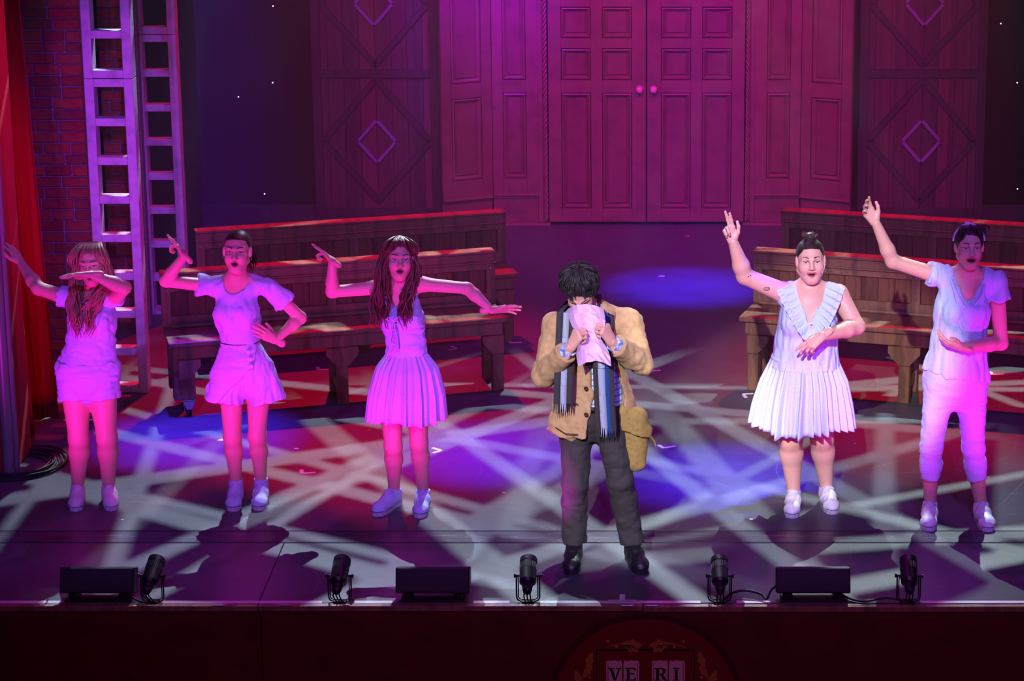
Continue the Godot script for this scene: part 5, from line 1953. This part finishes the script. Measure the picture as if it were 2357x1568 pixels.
func woman_ribbon() -> void:
	var t := person_node("w3", "person in short white dress with ribbon lacing and long loose brown hair")
	var J: Dictionary = JOINTS.w3
	var R := like(WOMAN, {"chest": 0.12, "waist": 0.103, "hip": 0.145, "bust": 0.058, "thigh": 0.086})
	var hx := head_xf(J, 10, -3, -3)
	figure(t, J, R, hx, "open", Color(0.10, 0.033, 0.013), 1, [["two", hand_xf(J.wrl, J.til, Vector3(-0.3, -0.9, 0.2), false, 0.9)], ["open", hand_xf(J.wrr, J.tir, Vector3(0.1, -0.7, 0.6), true)]])
	var f := Field.new()
	f.cell = 0.0088
	torso(f, J, R, 0.011)
	f.cut(J.waist + Vector3(0, -0.06, 0), Vector3(-0.08, -1, 0))
	neckhole(f, J, 0.075, 0.125, 1.25)
	for s in ["l", "r"]:
		f.cap(J["sh" + s].lerp(J["el" + s], 0.05) + Vector3(0, 0.0, 0), J["sh" + s].lerp(J["el" + s], 0.6), 0.062, 0.06, FW, 0.0, 8, 0.01)
	f.rough(0.009, 7.0, 23, Vector3(0.5, 2.0, 1), true)
	wear(t, "bodice", f, M.white_cotton)
	var w: Vector3 = J.waist + Vector3(0, -0.03, 0)
	later(func():
		var p: Vector3 = J.pelvis
		var m := skirt([[w.y, w.x, w.z, 0.116, 0.088, 0.006], [w.y - 0.1, w.x, w.z + 0.005, 0.178, 0.138, 0.018], [w.y - 0.25, w.x - 0.005, w.z + 0.01, 0.212, 0.175, 0.028], [w.y - 0.408, w.x - 0.01, w.z + 0.01, 0.222, 0.185, 0.036]], 26, 5, 0.014)
		put("skirt", m, M.white_cotton, t)
		# lacing: a bow, two tails and a laced front
		var c: Vector3 = J.chest + Vector3(-0.035, 0.0, 0.155)
		var st := T()
		for s in [-1.0, 1.0]:
			tube(st, [c, c + Vector3(s * 0.025, 0.022, 0.006), c + Vector3(s * 0.045, 0.006, 0.0), c + Vector3(s * 0.02, -0.006, 0.004), c], [0.005, 0.007, 0.007, 0.005, 0.004], 6)
		tube(st, [c, c + Vector3(-0.012, -0.08, 0.01), c + Vector3(-0.03, -0.18, -0.02), c + Vector3(-0.05, -0.25, -0.035)], [0.004, 0.0045, 0.0045, 0.005], 6)
		tube(st, [c, c + Vector3(0.012, -0.07, 0.006), c + Vector3(0.02, -0.15, -0.03), c + Vector3(0.022, -0.21, -0.04)], [0.004, 0.0045, 0.0045, 0.005], 6)
		obj("ribbon", st, M.white_satin, t)
		st = T()
		for k in 6:
			var y := -0.03 - 0.03 * k
			tube(st, [c + Vector3(-0.014, y, -0.012 - 0.006 * k), c + Vector3(0.016, y - 0.018, -0.012 - 0.006 * k)], [0.003], 5)
			tube(st, [c + Vector3(0.016, y, -0.012 - 0.006 * k), c + Vector3(-0.014, y - 0.018, -0.012 - 0.006 * k)], [0.003], 5)
		obj("lacing", st, M.white_satin, t)
		for s in ["l", "r"]:
			st = T()
			var a: Vector3 = J["sh" + s].lerp(J.neck, 0.35)
			tube(st, [J.chest + Vector3(-0.06 if s == "l" else 0.07, 0.03, 0.115), a + Vector3(0, 0.03, 0.06), a + Vector3(0, 0.052, 0.0), a + Vector3(0, 0.02, -0.06), J.chest + Vector3(-0.06 if s == "l" else 0.06, 0.03, -0.09)], [0.012, 0.011, 0.011, 0.011, 0.012], 6)
			obj("shoulder_strap", st, M.white_cotton, t))
	hair_cap(t, hx, M.hair_chestnut, [[Vector3(0, 0.0, -0.07), Vector3(0, -0.12, -0.075), 0.07, 0.06]], 0.008, 7, 0.004, 0.002)
	later(func():
		var st := T()
		var h := func(x, y, z): return hx * Vector3(x, y, z)
		for a in [[-1, 0.115, 81, 0.2], [-1, 0.09, 82, 0.15], [-1, 0.135, 85, 0.1], [1, 0.03, 83, 0.17], [1, 0.045, 84, 0.12]]:
			var s: float = a[0]
			var c: Vector3 = J.chest
			lock(st, [h.call(s * 0.055, 0.06, -0.02), h.call(s * 0.085, -0.01, -0.005), h.call(s * 0.092, -0.08, 0.01), c + Vector3(s * a[1], 0.10, 0.10), c + Vector3(s * a[1] * 1.05, 0.02, 0.15), c + Vector3(s * a[1] * 1.1, -0.02 - 0.3 * a[3], 0.14)], 0.03, 16, 0.012, a[2])
		for k in 6:
			var x := -0.055 + 0.022 * k
			lock(st, [h.call(x * 0.5, 0.118, -0.01), h.call(x * 1.2, 0.1, 0.04), h.call(x * 1.5 + signf(x) * 0.01, 0.06, 0.045), h.call(signf(x) * 0.085, 0.01, 0.01), h.call(signf(x) * 0.088, -0.03, -0.02)], 0.016, 7, 0.002, 90 + k)
		obj("hair_lock", st, M.hair_chestnut, t))
	shoes(t, J, M.white_cotton, M.white_sole, M.white_cotton, 1.07)

func woman_ruffle() -> void:
	var t := person_node("w5", "person in white dress with ruffled collar, bun and two fingers raised")
	var J: Dictionary = JOINTS.w5
	var R := like(WOMAN, {"chest": 0.165, "waist": 0.172, "hip": 0.205, "bust": 0.072, "yoke": 0.052, "up": 0.062, "el": 0.05, "wr": 0.03, "thigh": 0.108, "knee": 0.07, "calf": 0.07, "ankle": 0.04, "neck": 0.057, "flat": 0.22})
	var hx := head_xf(J, 0, -3, 2, 1.09)
	figure(t, J, R, hx, "smile", Color(0.02, 0.012, 0.009), 0, [["two", hand_xf(J.wrl, J.til, Vector3(0.1, 0.1, 1), false, 1.05)], ["point", hand_xf(J.wrr, J.tir, Vector3(-0.1, -0.75, -0.6), true, 1.05)]])
	var f := Field.new()
	f.cell = 0.0095
	torso(f, J, R, 0.014)
	f.cut(J.pelvis + Vector3(0, 0.045, 0), Vector3(0, -1, 0))
	neckhole(f, J, 0.08, 0.13, 1.15)
	for s in ["l", "r"]:
		f.cap(J["sh" + s].lerp(J["el" + s], 0.22), J["sh" + s].lerp(J["el" + s], 0.7), 0.072, 0.07, FW, 0.0, 8, 0.01)
	f.rough(0.011, 6.0, 33, Vector3(2.2, 0.5, 1), true)
	wear(t, "bodice", f, M.white_cotton)
	var w: Vector3 = J.pelvis + Vector3(0, 0.095, 0)
	later(func():
		var m := skirt([[w.y + 0.02, w.x, w.z, 0.195, 0.158, 0.004], [w.y - 0.02, w.x, w.z, 0.205, 0.168, 0.014], [w.y - 0.13, w.x, w.z + 0.01, 0.25, 0.21, 0.026], [w.y - 0.28, w.x - 0.005, w.z + 0.012, 0.282, 0.24, 0.038], [w.y - 0.415, w.x - 0.005, w.z + 0.01, 0.3, 0.25, 0.046]], 36, 8, 0.016)
		put("skirt", m, M.white_cotton, t)
		var st := T()
		var ring := []
		for k in 49:
			var a := TAU * k / 48
			ring.append(Vector3(w.x + cos(a) * 0.196, w.y + 0.012 + 0.004 * sin(a * 24), w.z + sin(a) * 0.16))
		tube(st, ring, [0.012], 6)
		obj("waistband", st, M.white_cotton, t)
		# the ruffle: two layers of wavy cloth running round the neckline
		for layer in 2:
			st = T()
			st.set_smooth_group(0)
			var n := 120
			var rows := 6
			var grid := []
			for j in rows + 1:
				var v := float(j) / rows
				var row := []
				for i in n + 1:
					var u := float(i) / n * 2.0 - 1.0
					# from the front point up over the shoulders, both sides
					var s := signf(u)
					var q := absf(u)
					var deep := 0.085 + 0.035 * layer
					var inner := Vector3(J.neck.x + s * lerpf(0.008, 0.095, pow(q, 0.75)), J.neck.y + lerpf(-0.2, 0.045, pow(q, 0.9)), J.neck.z + lerpf(0.205, 0.02, pow(q, 1.5)))
					var out := Vector3(s * lerpf(0.35, 1.0, q), lerpf(-0.55, -0.28, q), lerpf(0.35, 0.1, q)).normalized()
					var wave := sin(u * 46.0 + layer) * 0.011 * v + (0.007 * (fmod(absf(u) * 60.0, 1.0) - 0.5) if j == rows else 0.0)
					row.append(inner + out * deep * lerpf(0.65, 1.0, q) * v + Vector3(0, wave * 0.5, wave) + Vector3(0, 0.012, 0.012 * (1 - layer) + 0.016))
				grid.append(row)
			for j in rows:
				for i in n:
					quad(st, grid[j][i], grid[j][i + 1], grid[j + 1][i + 1], grid[j + 1][i], Vector3(0, 0.4, 1))
			obj("ruffle", st, M.white_cotton, t))
	for k in 4:
		button(t, J.chest + Vector3(0.005, 0.0 - 0.062 * k, 0.205 - 0.008 * absf(k - 1.0)), 0.007, M.button_white)
	hair_cap(t, hx, M.hair_dark, [[Vector3(0, 0.11, -0.02), Vector3(0, 0.128, -0.025), 0.028, 0.026]], 0.012, 9, 0.0025, -0.002)
	later(func():
		var st := T()
		for k in 9:
			var a := TAU * k / 9
			lock(st, [hx * Vector3(cos(a) * 0.012, 0.12, -0.02 + sin(a) * 0.012), hx * Vector3(cos(a) * 0.03, 0.142, -0.02 + sin(a) * 0.03), hx * Vector3(cos(a) * 0.028, 0.15 + 0.006 * (k % 3), -0.02 + sin(a) * 0.03)], 0.01, 4, 0.003, 110 + k)
		obj("bun", st, M.hair_brown, t)
		# small tattoos
		st = T()
		var e: Vector3 = J.ell
		for k in 3:
			var p := e + Vector3(0.006 + 0.012 * k, 0.004 + 0.006 * k, 0.052)
			tube(st, [p, p + Vector3(0.004, 0.003, 0.001), p + Vector3(0.006, -0.002, 0.001)], [0.0022], 5)
		obj("tattoo", st, M.ink, t)
		st = T()
		var q: Vector3 = J.ell.lerp(J.shl, 0.56) + Vector3(0, -0.006, 0.0575)
		var ring := []
		for k in 13:
			ring.append(q + Vector3(cos(TAU * k / 12) * 0.018, sin(TAU * k / 12) * 0.009, 0.001))
		tube(st, ring, [0.0015], 5)
		tube(st, [q + Vector3(-0.008, 0.003, 0.002), q + Vector3(0.004, -0.003, 0.002), q + Vector3(0.016, 0.008, 0.0)], [0.0015], 5)
		obj("tattoo", st, M.ink, t)
		st = T()
		tube(st, [hx * Vector3(0.079, -0.02, 0.01), hx * Vector3(0.068, -0.045, 0.05), hx * Vector3(0.058, -0.058, 0.066)], [0.002, 0.0015, 0.003], 5)
		obj("headset_microphone", st, M.button_white, t))
	shoes(t, J, M.white_leather, M.white_sole, M.white_cotton, 1.09)

func woman_capri() -> void:
	var t := person_node("w6", "person in draped white top, cropped white trousers and white headband")
	var J: Dictionary = JOINTS.w6
	var R := like(WOMAN, {"chest": 0.142, "waist": 0.138, "hip": 0.172, "bust": 0.045, "yoke": 0.045, "up": 0.05, "el": 0.042, "wr": 0.028, "thigh": 0.09, "knee": 0.058, "calf": 0.056, "ankle": 0.036, "neck": 0.052, "flat": 0.3})
	var hx := head_xf(J, 2, -3, 0, 1.06)
	figure(t, J, R, hx, "wide", Color(0.02, 0.012, 0.009), 2, [["relaxed", hand_xf(J.wrl, J.til, Vector3(0.35, 0.1, 0.9), false, 1.05)], ["relaxed", hand_xf(J.wrr, J.tir, Vector3(0.05, 0.9, -0.5), true, 1.05)]])
	var f := Field.new()
	f.cell = 0.0095
	torso(f, J, R, 0.026)
	f.cap(J.waist, J.pelvis + Vector3(-0.01, 0.0, 0.01), 0.155, 0.172, FW, 0.25, 2, 0.03)
	arm(f, J, R, "l", 0.018, 0.22, 0.016)
	arm(f, J, R, "r", 0.02, 0.30, 0.024)
	f.cut(J.pelvis + Vector3(-0.14, 0.045, 0), Vector3(-0.2, -1, 0))
	neckhole(f, J, 0.072, 0.12, 1.25)
	f.rough(0.014, 5.0, 43, Vector3(1.9, 0.6, 1), true)
	wear(t, "top", f, M.white_cotton)
	later(func():
		# folds of the draped neckline
		var st := T()
		for k in 5:
			var s: Vector3 = J.shl + Vector3(0.05 + 0.012 * k, 0.045 - 0.004 * k, 0.03)
			var e: Vector3 = J.chest + Vector3(0.035 - 0.012 * k, -0.03 - 0.03 * k, 0.135)
			tube(st, [s, s.lerp(e, 0.35) + Vector3(-0.012, -0.012, 0.055), s.lerp(e, 0.7) + Vector3(-0.012, -0.016, 0.03), e], [0.006, 0.011, 0.011, 0.004], 8)
		for k in 3:
			var s: Vector3 = J.shr + Vector3(-0.07 - 0.012 * k, 0.04, 0.035)
			var e: Vector3 = J.chest + Vector3(0.02 + 0.03 * k, -0.02 - 0.02 * k, 0.135)
			tube(st, [s, s.lerp(e, 0.4) + Vector3(0.012, -0.012, 0.045), e], [0.006, 0.011, 0.004], 8)
		obj("drape_fold", st, M.white_cotton, t))
	f = Field.new()
	f.cell = 0.0095
	torso(f, J, R, 0.012, false, true)
	for s in ["l", "r"]:
		leg(f, J, R, s, 0.010, 0.0, 1.56, 0.002)
	f.cut(J.waist, Vector3(0, 1, 0))
	f.rough(0.006, 6.0, 45, Vector3(0.5, 2.2, 1), true)
	wear(t, "trousers", f, M.white_denim)
	hair_cap(t, hx, M.hair_dark, [], 0.012, 11, 0.006, 0.003)
	later(func():
		var st := T()
		for k in 7:
			var x := -0.05 + 0.018 * k
			lock(st, [hx * Vector3(x, 0.118, 0.0), hx * Vector3(x * 1.1 + 0.004, 0.108, 0.042), hx * Vector3(x * 1.2 + 0.01, 0.08, 0.062)], 0.014, 7, 0.003, 130 + k)
		obj("fringe", st, M.hair_dark, t)
		st = T()
		var arc := []
		for k in 17:
			var a := 0.12 + (PI - 0.24) * k / 16
			arc.append(hx * Vector3(cos(a) * 0.087, 0.018 + sin(a) * 0.107, -0.014))
		tube(st, arc, [0.009], 8)
		var kn: Vector3 = hx * Vector3(-0.012, 0.13, -0.008)
		tube(st, [kn + Vector3(-0.012, -0.004, 0), kn, kn + Vector3(0.012, -0.004, 0)], [0.012, 0.014, 0.012], 8)
		obj("headband", st, M.white_satin, t))
	shoes(t, J, M.white_leather, M.white_sole, M.white_cotton, 1.1)

# a ribbon of cloth along a path: across gives its width direction, thickness 6 mm
func strip(st: SurfaceTool, pts: Array, across: Array, x0: float, x1: float, thick := 0.007) -> void:
	st.set_smooth_group(0)
	for i in pts.size() - 1:
		var a0: Vector3 = across[mini(i, across.size() - 1)]
		var a1: Vector3 = across[mini(i + 1, across.size() - 1)]
		var d: Vector3 = (pts[i + 1] - pts[i]).normalized()
		var n := a0.cross(d).normalized()
		if n.z < 0: n = -n
		var p := [pts[i] + a0 * x0, pts[i] + a0 * x1, pts[i + 1] + a1 * x1, pts[i + 1] + a1 * x0]
		var o := n * thick * 0.5
		quad(st, p[0] + o, p[1] + o, p[2] + o, p[3] + o, n)
		quad(st, p[0] - o, p[1] - o, p[2] - o, p[3] - o, -n)
		quad(st, p[0] - o, p[0] + o, p[3] + o, p[3] - o, a0 * (x0 - x1))
		quad(st, p[1] - o, p[1] + o, p[2] + o, p[2] - o, a0 * (x1 - x0))

func man() -> void:
	var t := person_node("man", "person in tan corduroy jacket and scarf hiding the face behind paper")
	var J: Dictionary = JOINTS.man
	var R := {"chest": 0.155, "waist": 0.142, "hip": 0.16, "flat": 0.4, "yoke": 0.055, "up": 0.052, "el": 0.043, "wr": 0.031, "thigh": 0.092, "knee": 0.062, "calf": 0.06, "ankle": 0.042, "neck": 0.058}
	var hx := head_xf(J, -4, 54, 3, 1.1)
	figure(t, J, R, hx, "open", Color(0.008, 0.006, 0.005), 0, [["fist", hand_xf(J.wrl, J.til, Vector3(0.75, 0.2, -0.5), false, 1.12)], ["fist", hand_xf(J.wrr, J.tir, Vector3(-0.75, 0.2, -0.5), true, 1.12)]])
	var f := Field.new()
	f.cell = 0.010
	torso(f, J, R, 0.014)
	f.cut(J.pelvis + Vector3(0, 0.035, 0), Vector3(0, -1, 0))
	neckhole(f, J, 0.06, 0.03)
	wear(t, "shirt", f, M.check_shirt, "blue and white checked shirt")
	f = Field.new()
	f.cell = 0.010
	torso(f, J, R, 0.012, false, true)
	for s in ["l", "r"]:
		leg(f, J, R, s, 0.016, 0.0, 1.97, 0.016)
	f.cut(J.waist + Vector3(0, -0.09, 0), Vector3(0, 1, 0))
	f.rough(0.010, 5.0, 51, Vector3(1.0, 1.3, 1.0), true)
	wear(t, "trousers", f, M.grey_wool)
	# jacket: open in front below the chest
	f = Field.new()
	f.cell = 0.0095
	torso(f, J, R, 0.035)
	f.cap(J.waist, J.pelvis + Vector3(-0.02, -0.145, 0.0), 0.175, 0.205, FW, 0.35, 2, 0.04)
	f.cap(J.waist + Vector3(-0.08, 0.02, 0.01), J.pelvis + Vector3(-0.165, -0.15, 0.02), 0.1, 0.105, FW, 0.1, 2, 0.05)
	f.cap(J.waist + Vector3(0.12, 0.02, 0), J.pelvis + Vector3(0.215, -0.10, 0.0), 0.075, 0.075, FW, 0.0, 2, 0.04)
	for s in ["l", "r"]:
		arm(f, J, R, s, 0.026, 1.86, 0.014)
	neckhole(f, J, 0.07, 0.05, 1.2)
	var c: Vector3 = J.chest
	f.cap(c + Vector3(0.035, 0.09, 0.16), c + Vector3(0.075, -0.12, 0.17), 0.07, 0.075, FW, -0.6, 8, 0.01)
	f.cap(c + Vector3(0.075, -0.12, 0.17), c + Vector3(0.11, -0.30, 0.17), 0.075, 0.09, FW, -0.6, 8, 0.01)
	f.cap(c + Vector3(0.10, -0.30, 0.17), c + Vector3(0.085, -0.66, 0.17), 0.085, 0.14, FW, -0.6, 8, 0.01)
	f.rough(0.010, 5.0, 53, Vector3(1.2, 1.2, 1.2), true)
	wear(t, "jacket", f, M.tan_corduroy)
	for k in 2:
		button(t, c + Vector3(-0.025, -0.22 - 0.15 * k, 0.16 + 0.012 * k), 0.012, M.button_brown)
	later(func():
		var st := T()
		# pocket flap and its seams
		var q: Vector3 = J.pelvis + Vector3(-0.13, -0.01, 0.155)
		tube(st, [q + Vector3(-0.07, 0.10, -0.06), q + Vector3(-0.01, 0.085, -0.005), q + Vector3(0.05, 0.085, 0.008)], [0.003], 5)
		obj("pocket_seam", st, M.button_brown, t)
		st = T()
		tube(st, [q + Vector3(-0.08, -0.075, -0.06), q + Vector3(-0.02, -0.095, -0.005), q + Vector3(0.05, -0.095, 0.008)], [0.003], 5)
		obj("pocket_seam", st, M.button_brown, t)
		# collar and lapels
		for s in [1.0]:
			st = T()
			var n0: Vector3 = J.neck
			strip(st, [n0 + Vector3(s * 0.11, 0.035, 0.045), n0 + Vector3(s * 0.105, 0.01, 0.085), n0 + Vector3(s * 0.09, -0.045, 0.125), n0 + Vector3(s * 0.065, -0.13, 0.165), n0 + Vector3(s * 0.03, -0.2, 0.178)], [Vector3(s * 0.9, -0.3, 0.0), Vector3(s * 0.95, -0.1, 0.0), Vector3(s, 0.15, -0.15), Vector3(s, 0.2, -0.2), Vector3(s, 0.3, -0.2)], 0.0, 0.055, 0.008)
			obj("lapel", st, M.tan_corduroy, t)
		# tie
		st = T()
		var n: Vector3 = J.neck + Vector3(0.02, -0.02, 0.11)
		strip(st, [n, n + Vector3(0.012, -0.08, 0.045), n + Vector3(0.035, -0.2, 0.065), n + Vector3(0.05, -0.29, 0.062)], [Vector3(1, 0, 0)], -0.03, 0.03, 0.006)
		var tie := obj("tie", st, M.tie_navy, t)
		for k in 3:
			st = T()
			var m := n + Vector3(0.02 + 0.014 * k, -0.11 - 0.07 * k, 0.058 + 0.005 * k)
			strip(st, [m + Vector3(-0.029, 0.03, 0.001), m + Vector3(0.029, -0.02, 0.001)], [Vector3(0.2, 1, 0)], -0.012, 0.012, 0.006)
			obj("stripe", st, M.tie_green, tie)
		# scarf: two hanging ends, each of long stripes, with fringes
		var sc := Node3D.new()
		sc.name = "scarf"
		t.add_child(sc)
		var nk: Vector3 = J.neck
		var left := [nk + Vector3(0.0, 0.05, -0.1), nk + Vector3(-0.085, 0.06, -0.03), nk + Vector3(-0.11, 0.02, 0.075), nk + Vector3(-0.115, -0.10, 0.15), nk + Vector3(-0.12, -0.24, 0.20), nk + Vector3(-0.125, -0.36, 0.205), nk + Vector3(-0.128, -0.47, 0.198)]
		var right := [nk + Vector3(0.0, 0.05, -0.1), nk + Vector3(0.085, 0.06, -0.03), nk + Vector3(0.085, 0.02, 0.09), nk + Vector3(0.085, -0.10, 0.18), nk + Vector3(0.085, -0.26, 0.215), nk + Vector3(0.09, -0.42, 0.21), nk + Vector3(0.095, -0.52, 0.205), nk + Vector3(0.10, -0.615, 0.198)]
		for side in 2:
			var pts: Array = left if side == 0 else right
			var s := -1.0 if side == 0 else 1.0
			var ac := [Vector3(0, -1, 0.1), Vector3(-s * -0.3, -0.8, 0.4), Vector3(1, -0.15, 0.1), Vector3(1, -0.05, 0), Vector3(1, 0, 0), Vector3(1, 0, -0.08), Vector3(1, 0, -0.12), Vector3(1, 0, -0.1)]
			var bands: Array = [[-0.06, -0.022, "scarf_dark"], [-0.022, 0.012, "scarf_grey"], [0.012, 0.052, "scarf_brown"]] if side == 0 else [[-0.05, -0.022, "scarf_brown"], [-0.022, 0.016, "scarf_grey"], [0.016, 0.042, "scarf_blue"], [0.042, 0.066, "scarf_brown"]]
			for b in bands:
				st = T()
				strip(st, pts, ac, b[0], b[1], 0.011)
				obj("stripe", st, M[b[2]], sc)
				st = T()
				var e: Vector3 = pts[-1]
				var w: float = b[1] - b[0]
				for k in 4:
					var x: float = b[0] + w * (k + 0.5) / 4
					var p := e + Vector3(x, 0, -0.1 * x)
					tube(st, [p, p + Vector3(0.002 * (k % 3 - 1), -0.025, 0.004), p + Vector3(0.005 * ((k * 7) % 3 - 1), -0.052 - 0.008 * (k % 2), 0.0)], [0.004, 0.0035, 0.0015], 5)
				obj("fringe", st, M[b[2]], sc)
		st = T()
		strip(st, [J.pelvis + Vector3(-0.10, 0.035, 0.12), J.pelvis + Vector3(0.0, 0.03, 0.137), J.pelvis + Vector3(0.1, 0.035, 0.12)], [Vector3(0, 1, 0)], -0.016, 0.016, 0.008)
		var bl := obj("belt", st, M.black_leather, t)
		st = T()
		box(st, J.pelvis + Vector3(0.03, 0.032, 0.142), Vector3(0.04, 0.034, 0.006), 0.002)
		obj("buckle", st, M.black_metal, bl)
		# shirt cuffs
		for s in ["l", "r"]:
			st = T()
			tube(st, [J["el" + s].lerp(J["wr" + s], 0.82), J["el" + s].lerp(J["wr" + s], 0.95)], [0.046, 0.044], 14)
			obj("cuff", st, M.check_shirt, t))
	hair_cap(t, hx, M.hair_black, [[Vector3(0, 0.02, -0.09), Vector3(0, -0.04, -0.085), 0.05, 0.045]], 0.0, 13, 0.004, 0.006)
	later(func():
		var st := T()
		var rg := RandomNumberGenerator.new()
		rg.seed = 99
		for k in 130:
			var a := rg.randf_range(-PI, PI)
			var e := rg.randf_range(0.1, 1.5)
			var d := Vector3(sin(a) * cos(e), sin(e), cos(a) * cos(e))
			if d.z > 0.55 and d.y < 0.45:
				continue
			# combed from the crown outwards, lying on the head
			var p := Vector3(0, 0.038, -0.026) + d * Vector3(0.087, 0.095, 0.1)
			var w := (d - Vector3(0, 0.75, -0.6)).normalized()
			w = (w - d * w.dot(d)).normalized()
			lock(st, [hx * (p - d * 0.006 - w * 0.02), hx * (p + d * 0.006), hx * (p + d * 0.004 + w * 0.026), hx * (p - d * 0.002 + w * 0.046)], 0.011, 4, 0.001, 200 + k)
		obj("hair_lock", st, M.hair_black, t))
	shoes(t, J, M.black_leather, M.dark_sole, M.rubber, 1.14)
	later(func(): man_things(J))

func man_things(J: Dictionary) -> void:
	var b: Vector3 = BASE.man
	# the sheet of paper
	var c: Vector3 = (J.wrl + J.wrr) * 0.5 + Vector3(-0.008, 0.058, -0.022)
	var f := FastNoiseLite.new()
	f.seed = 5
	f.frequency = 5.0
	var st := T()
	st.set_smooth_group(-1)
	var n := 9
	var grid := []
	for j in n + 5:
		var row := []
		for i in n:
			var u := float(i) / (n - 1) - 0.5
			var v := float(j) / (n + 4) - 0.5
			var p := Vector3(u * 0.2 * (1.0 - 0.42 * exp(-pow((v - 0.02) / 0.17, 2.0)) - 0.15 * maxf(v, 0.0)) - 0.05 * (-v) + 0.004, -v * 0.315, 0.0)
			p.z = -0.05 * cos(u * 3.0) + 0.06 * u * u * 4.0 - 0.06 * (-v) + 0.028 * f.get_noise_2d(u * 1.4, v * 1.4) + 0.05 * absf(v) 
			row.append(p)
		grid.append(row)
	for j in n + 4:
		for i in n - 1:
			var o := Vector3(0, 0, 0.0006)
			quad(st, grid[j][i] + o, grid[j][i + 1] + o, grid[j + 1][i + 1] + o, grid[j + 1][i] + o, Vector3(0, 0, 1))
			quad(st, grid[j][i] - o, grid[j][i + 1] - o, grid[j + 1][i + 1] - o, grid[j + 1][i] - o, Vector3(0, 0, -1))
	var pp := obj("paper_sheet", st, M.pink_paper)
	tag(pp, "crumpled pale pink paper held up to the man's face", "paper")
	pp.position = b + c
	# the shoulder bag
	var t := thing("shoulder_bag", "khaki canvas shoulder bag hanging at the man's hip", "bag", b + J.pelvis + Vector3(0.225, -0.19, 0.03), 0.0)
	var x := Field.new()
	x.cell = 0.008
	x.k = 0.04
	var zf := Vector3(0, 0, 1)
	x.cap(Vector3(-0.05, 0.17, 0.0), Vector3(0.0, -0.135, 0.0), 0.05, 0.036, zf, 0.25)
	x.cap(Vector3(0.02, 0.15, 0.0), Vector3(0.022, -0.125, 0.0), 0.058, 0.045, zf, 0.25)
	x.cap(Vector3(0.07, 0.07, -0.01), Vector3(0.042, -0.13, 0.0), 0.036, 0.034, zf, 0.2)
	x.rough(0.006, 6.0, 61, Vector3.ONE, true)
	x.run()
	put("pouch", netmesh(x), M.khaki_canvas, t)
	var y := Field.new()
	y.cell = 0.008
	y.k = 0.03
	y.cap(Vector3(-0.05, 0.18, 0.012), Vector3(-0.02, 0.0, 0.014), 0.052, 0.052, zf, 0.2)
	y.cap(Vector3(0.03, 0.15, 0.012), Vector3(0.04, 0.0, 0.014), 0.062, 0.06, zf, 0.2)
	y.cap(Vector3(0.085, 0.07, 0.0), Vector3(0.07, 0.0, 0.004), 0.036, 0.038, zf, 0.2)
	y.cut(Vector3(0.02, 0.055, 0), Vector3(-0.35, -1, 0))
	y.rough(0.004, 6.0, 63, Vector3.ONE, true)
	y.run()
	put("flap", netmesh(y), M.khaki_canvas, t)
	st = T()
	tube(st, [Vector3(-0.03, 0.19, 0.0), Vector3(-0.045, 0.28, -0.01), Vector3(-0.05, 0.36, -0.04)], [0.012], 6)
	obj("strap", st, M.khaki_canvas, t)
	st = T()
	tube(st, [Vector3(0.09, 0.06, 0.02), Vector3(0.11, 0.03, 0.015), Vector3(0.13, 0.0, 0.0), Vector3(0.135, -0.03, 0.0)], [0.009, 0.007, 0.006, 0.003], 6)
	obj("toggle_cord", st, M.khaki_canvas, t)
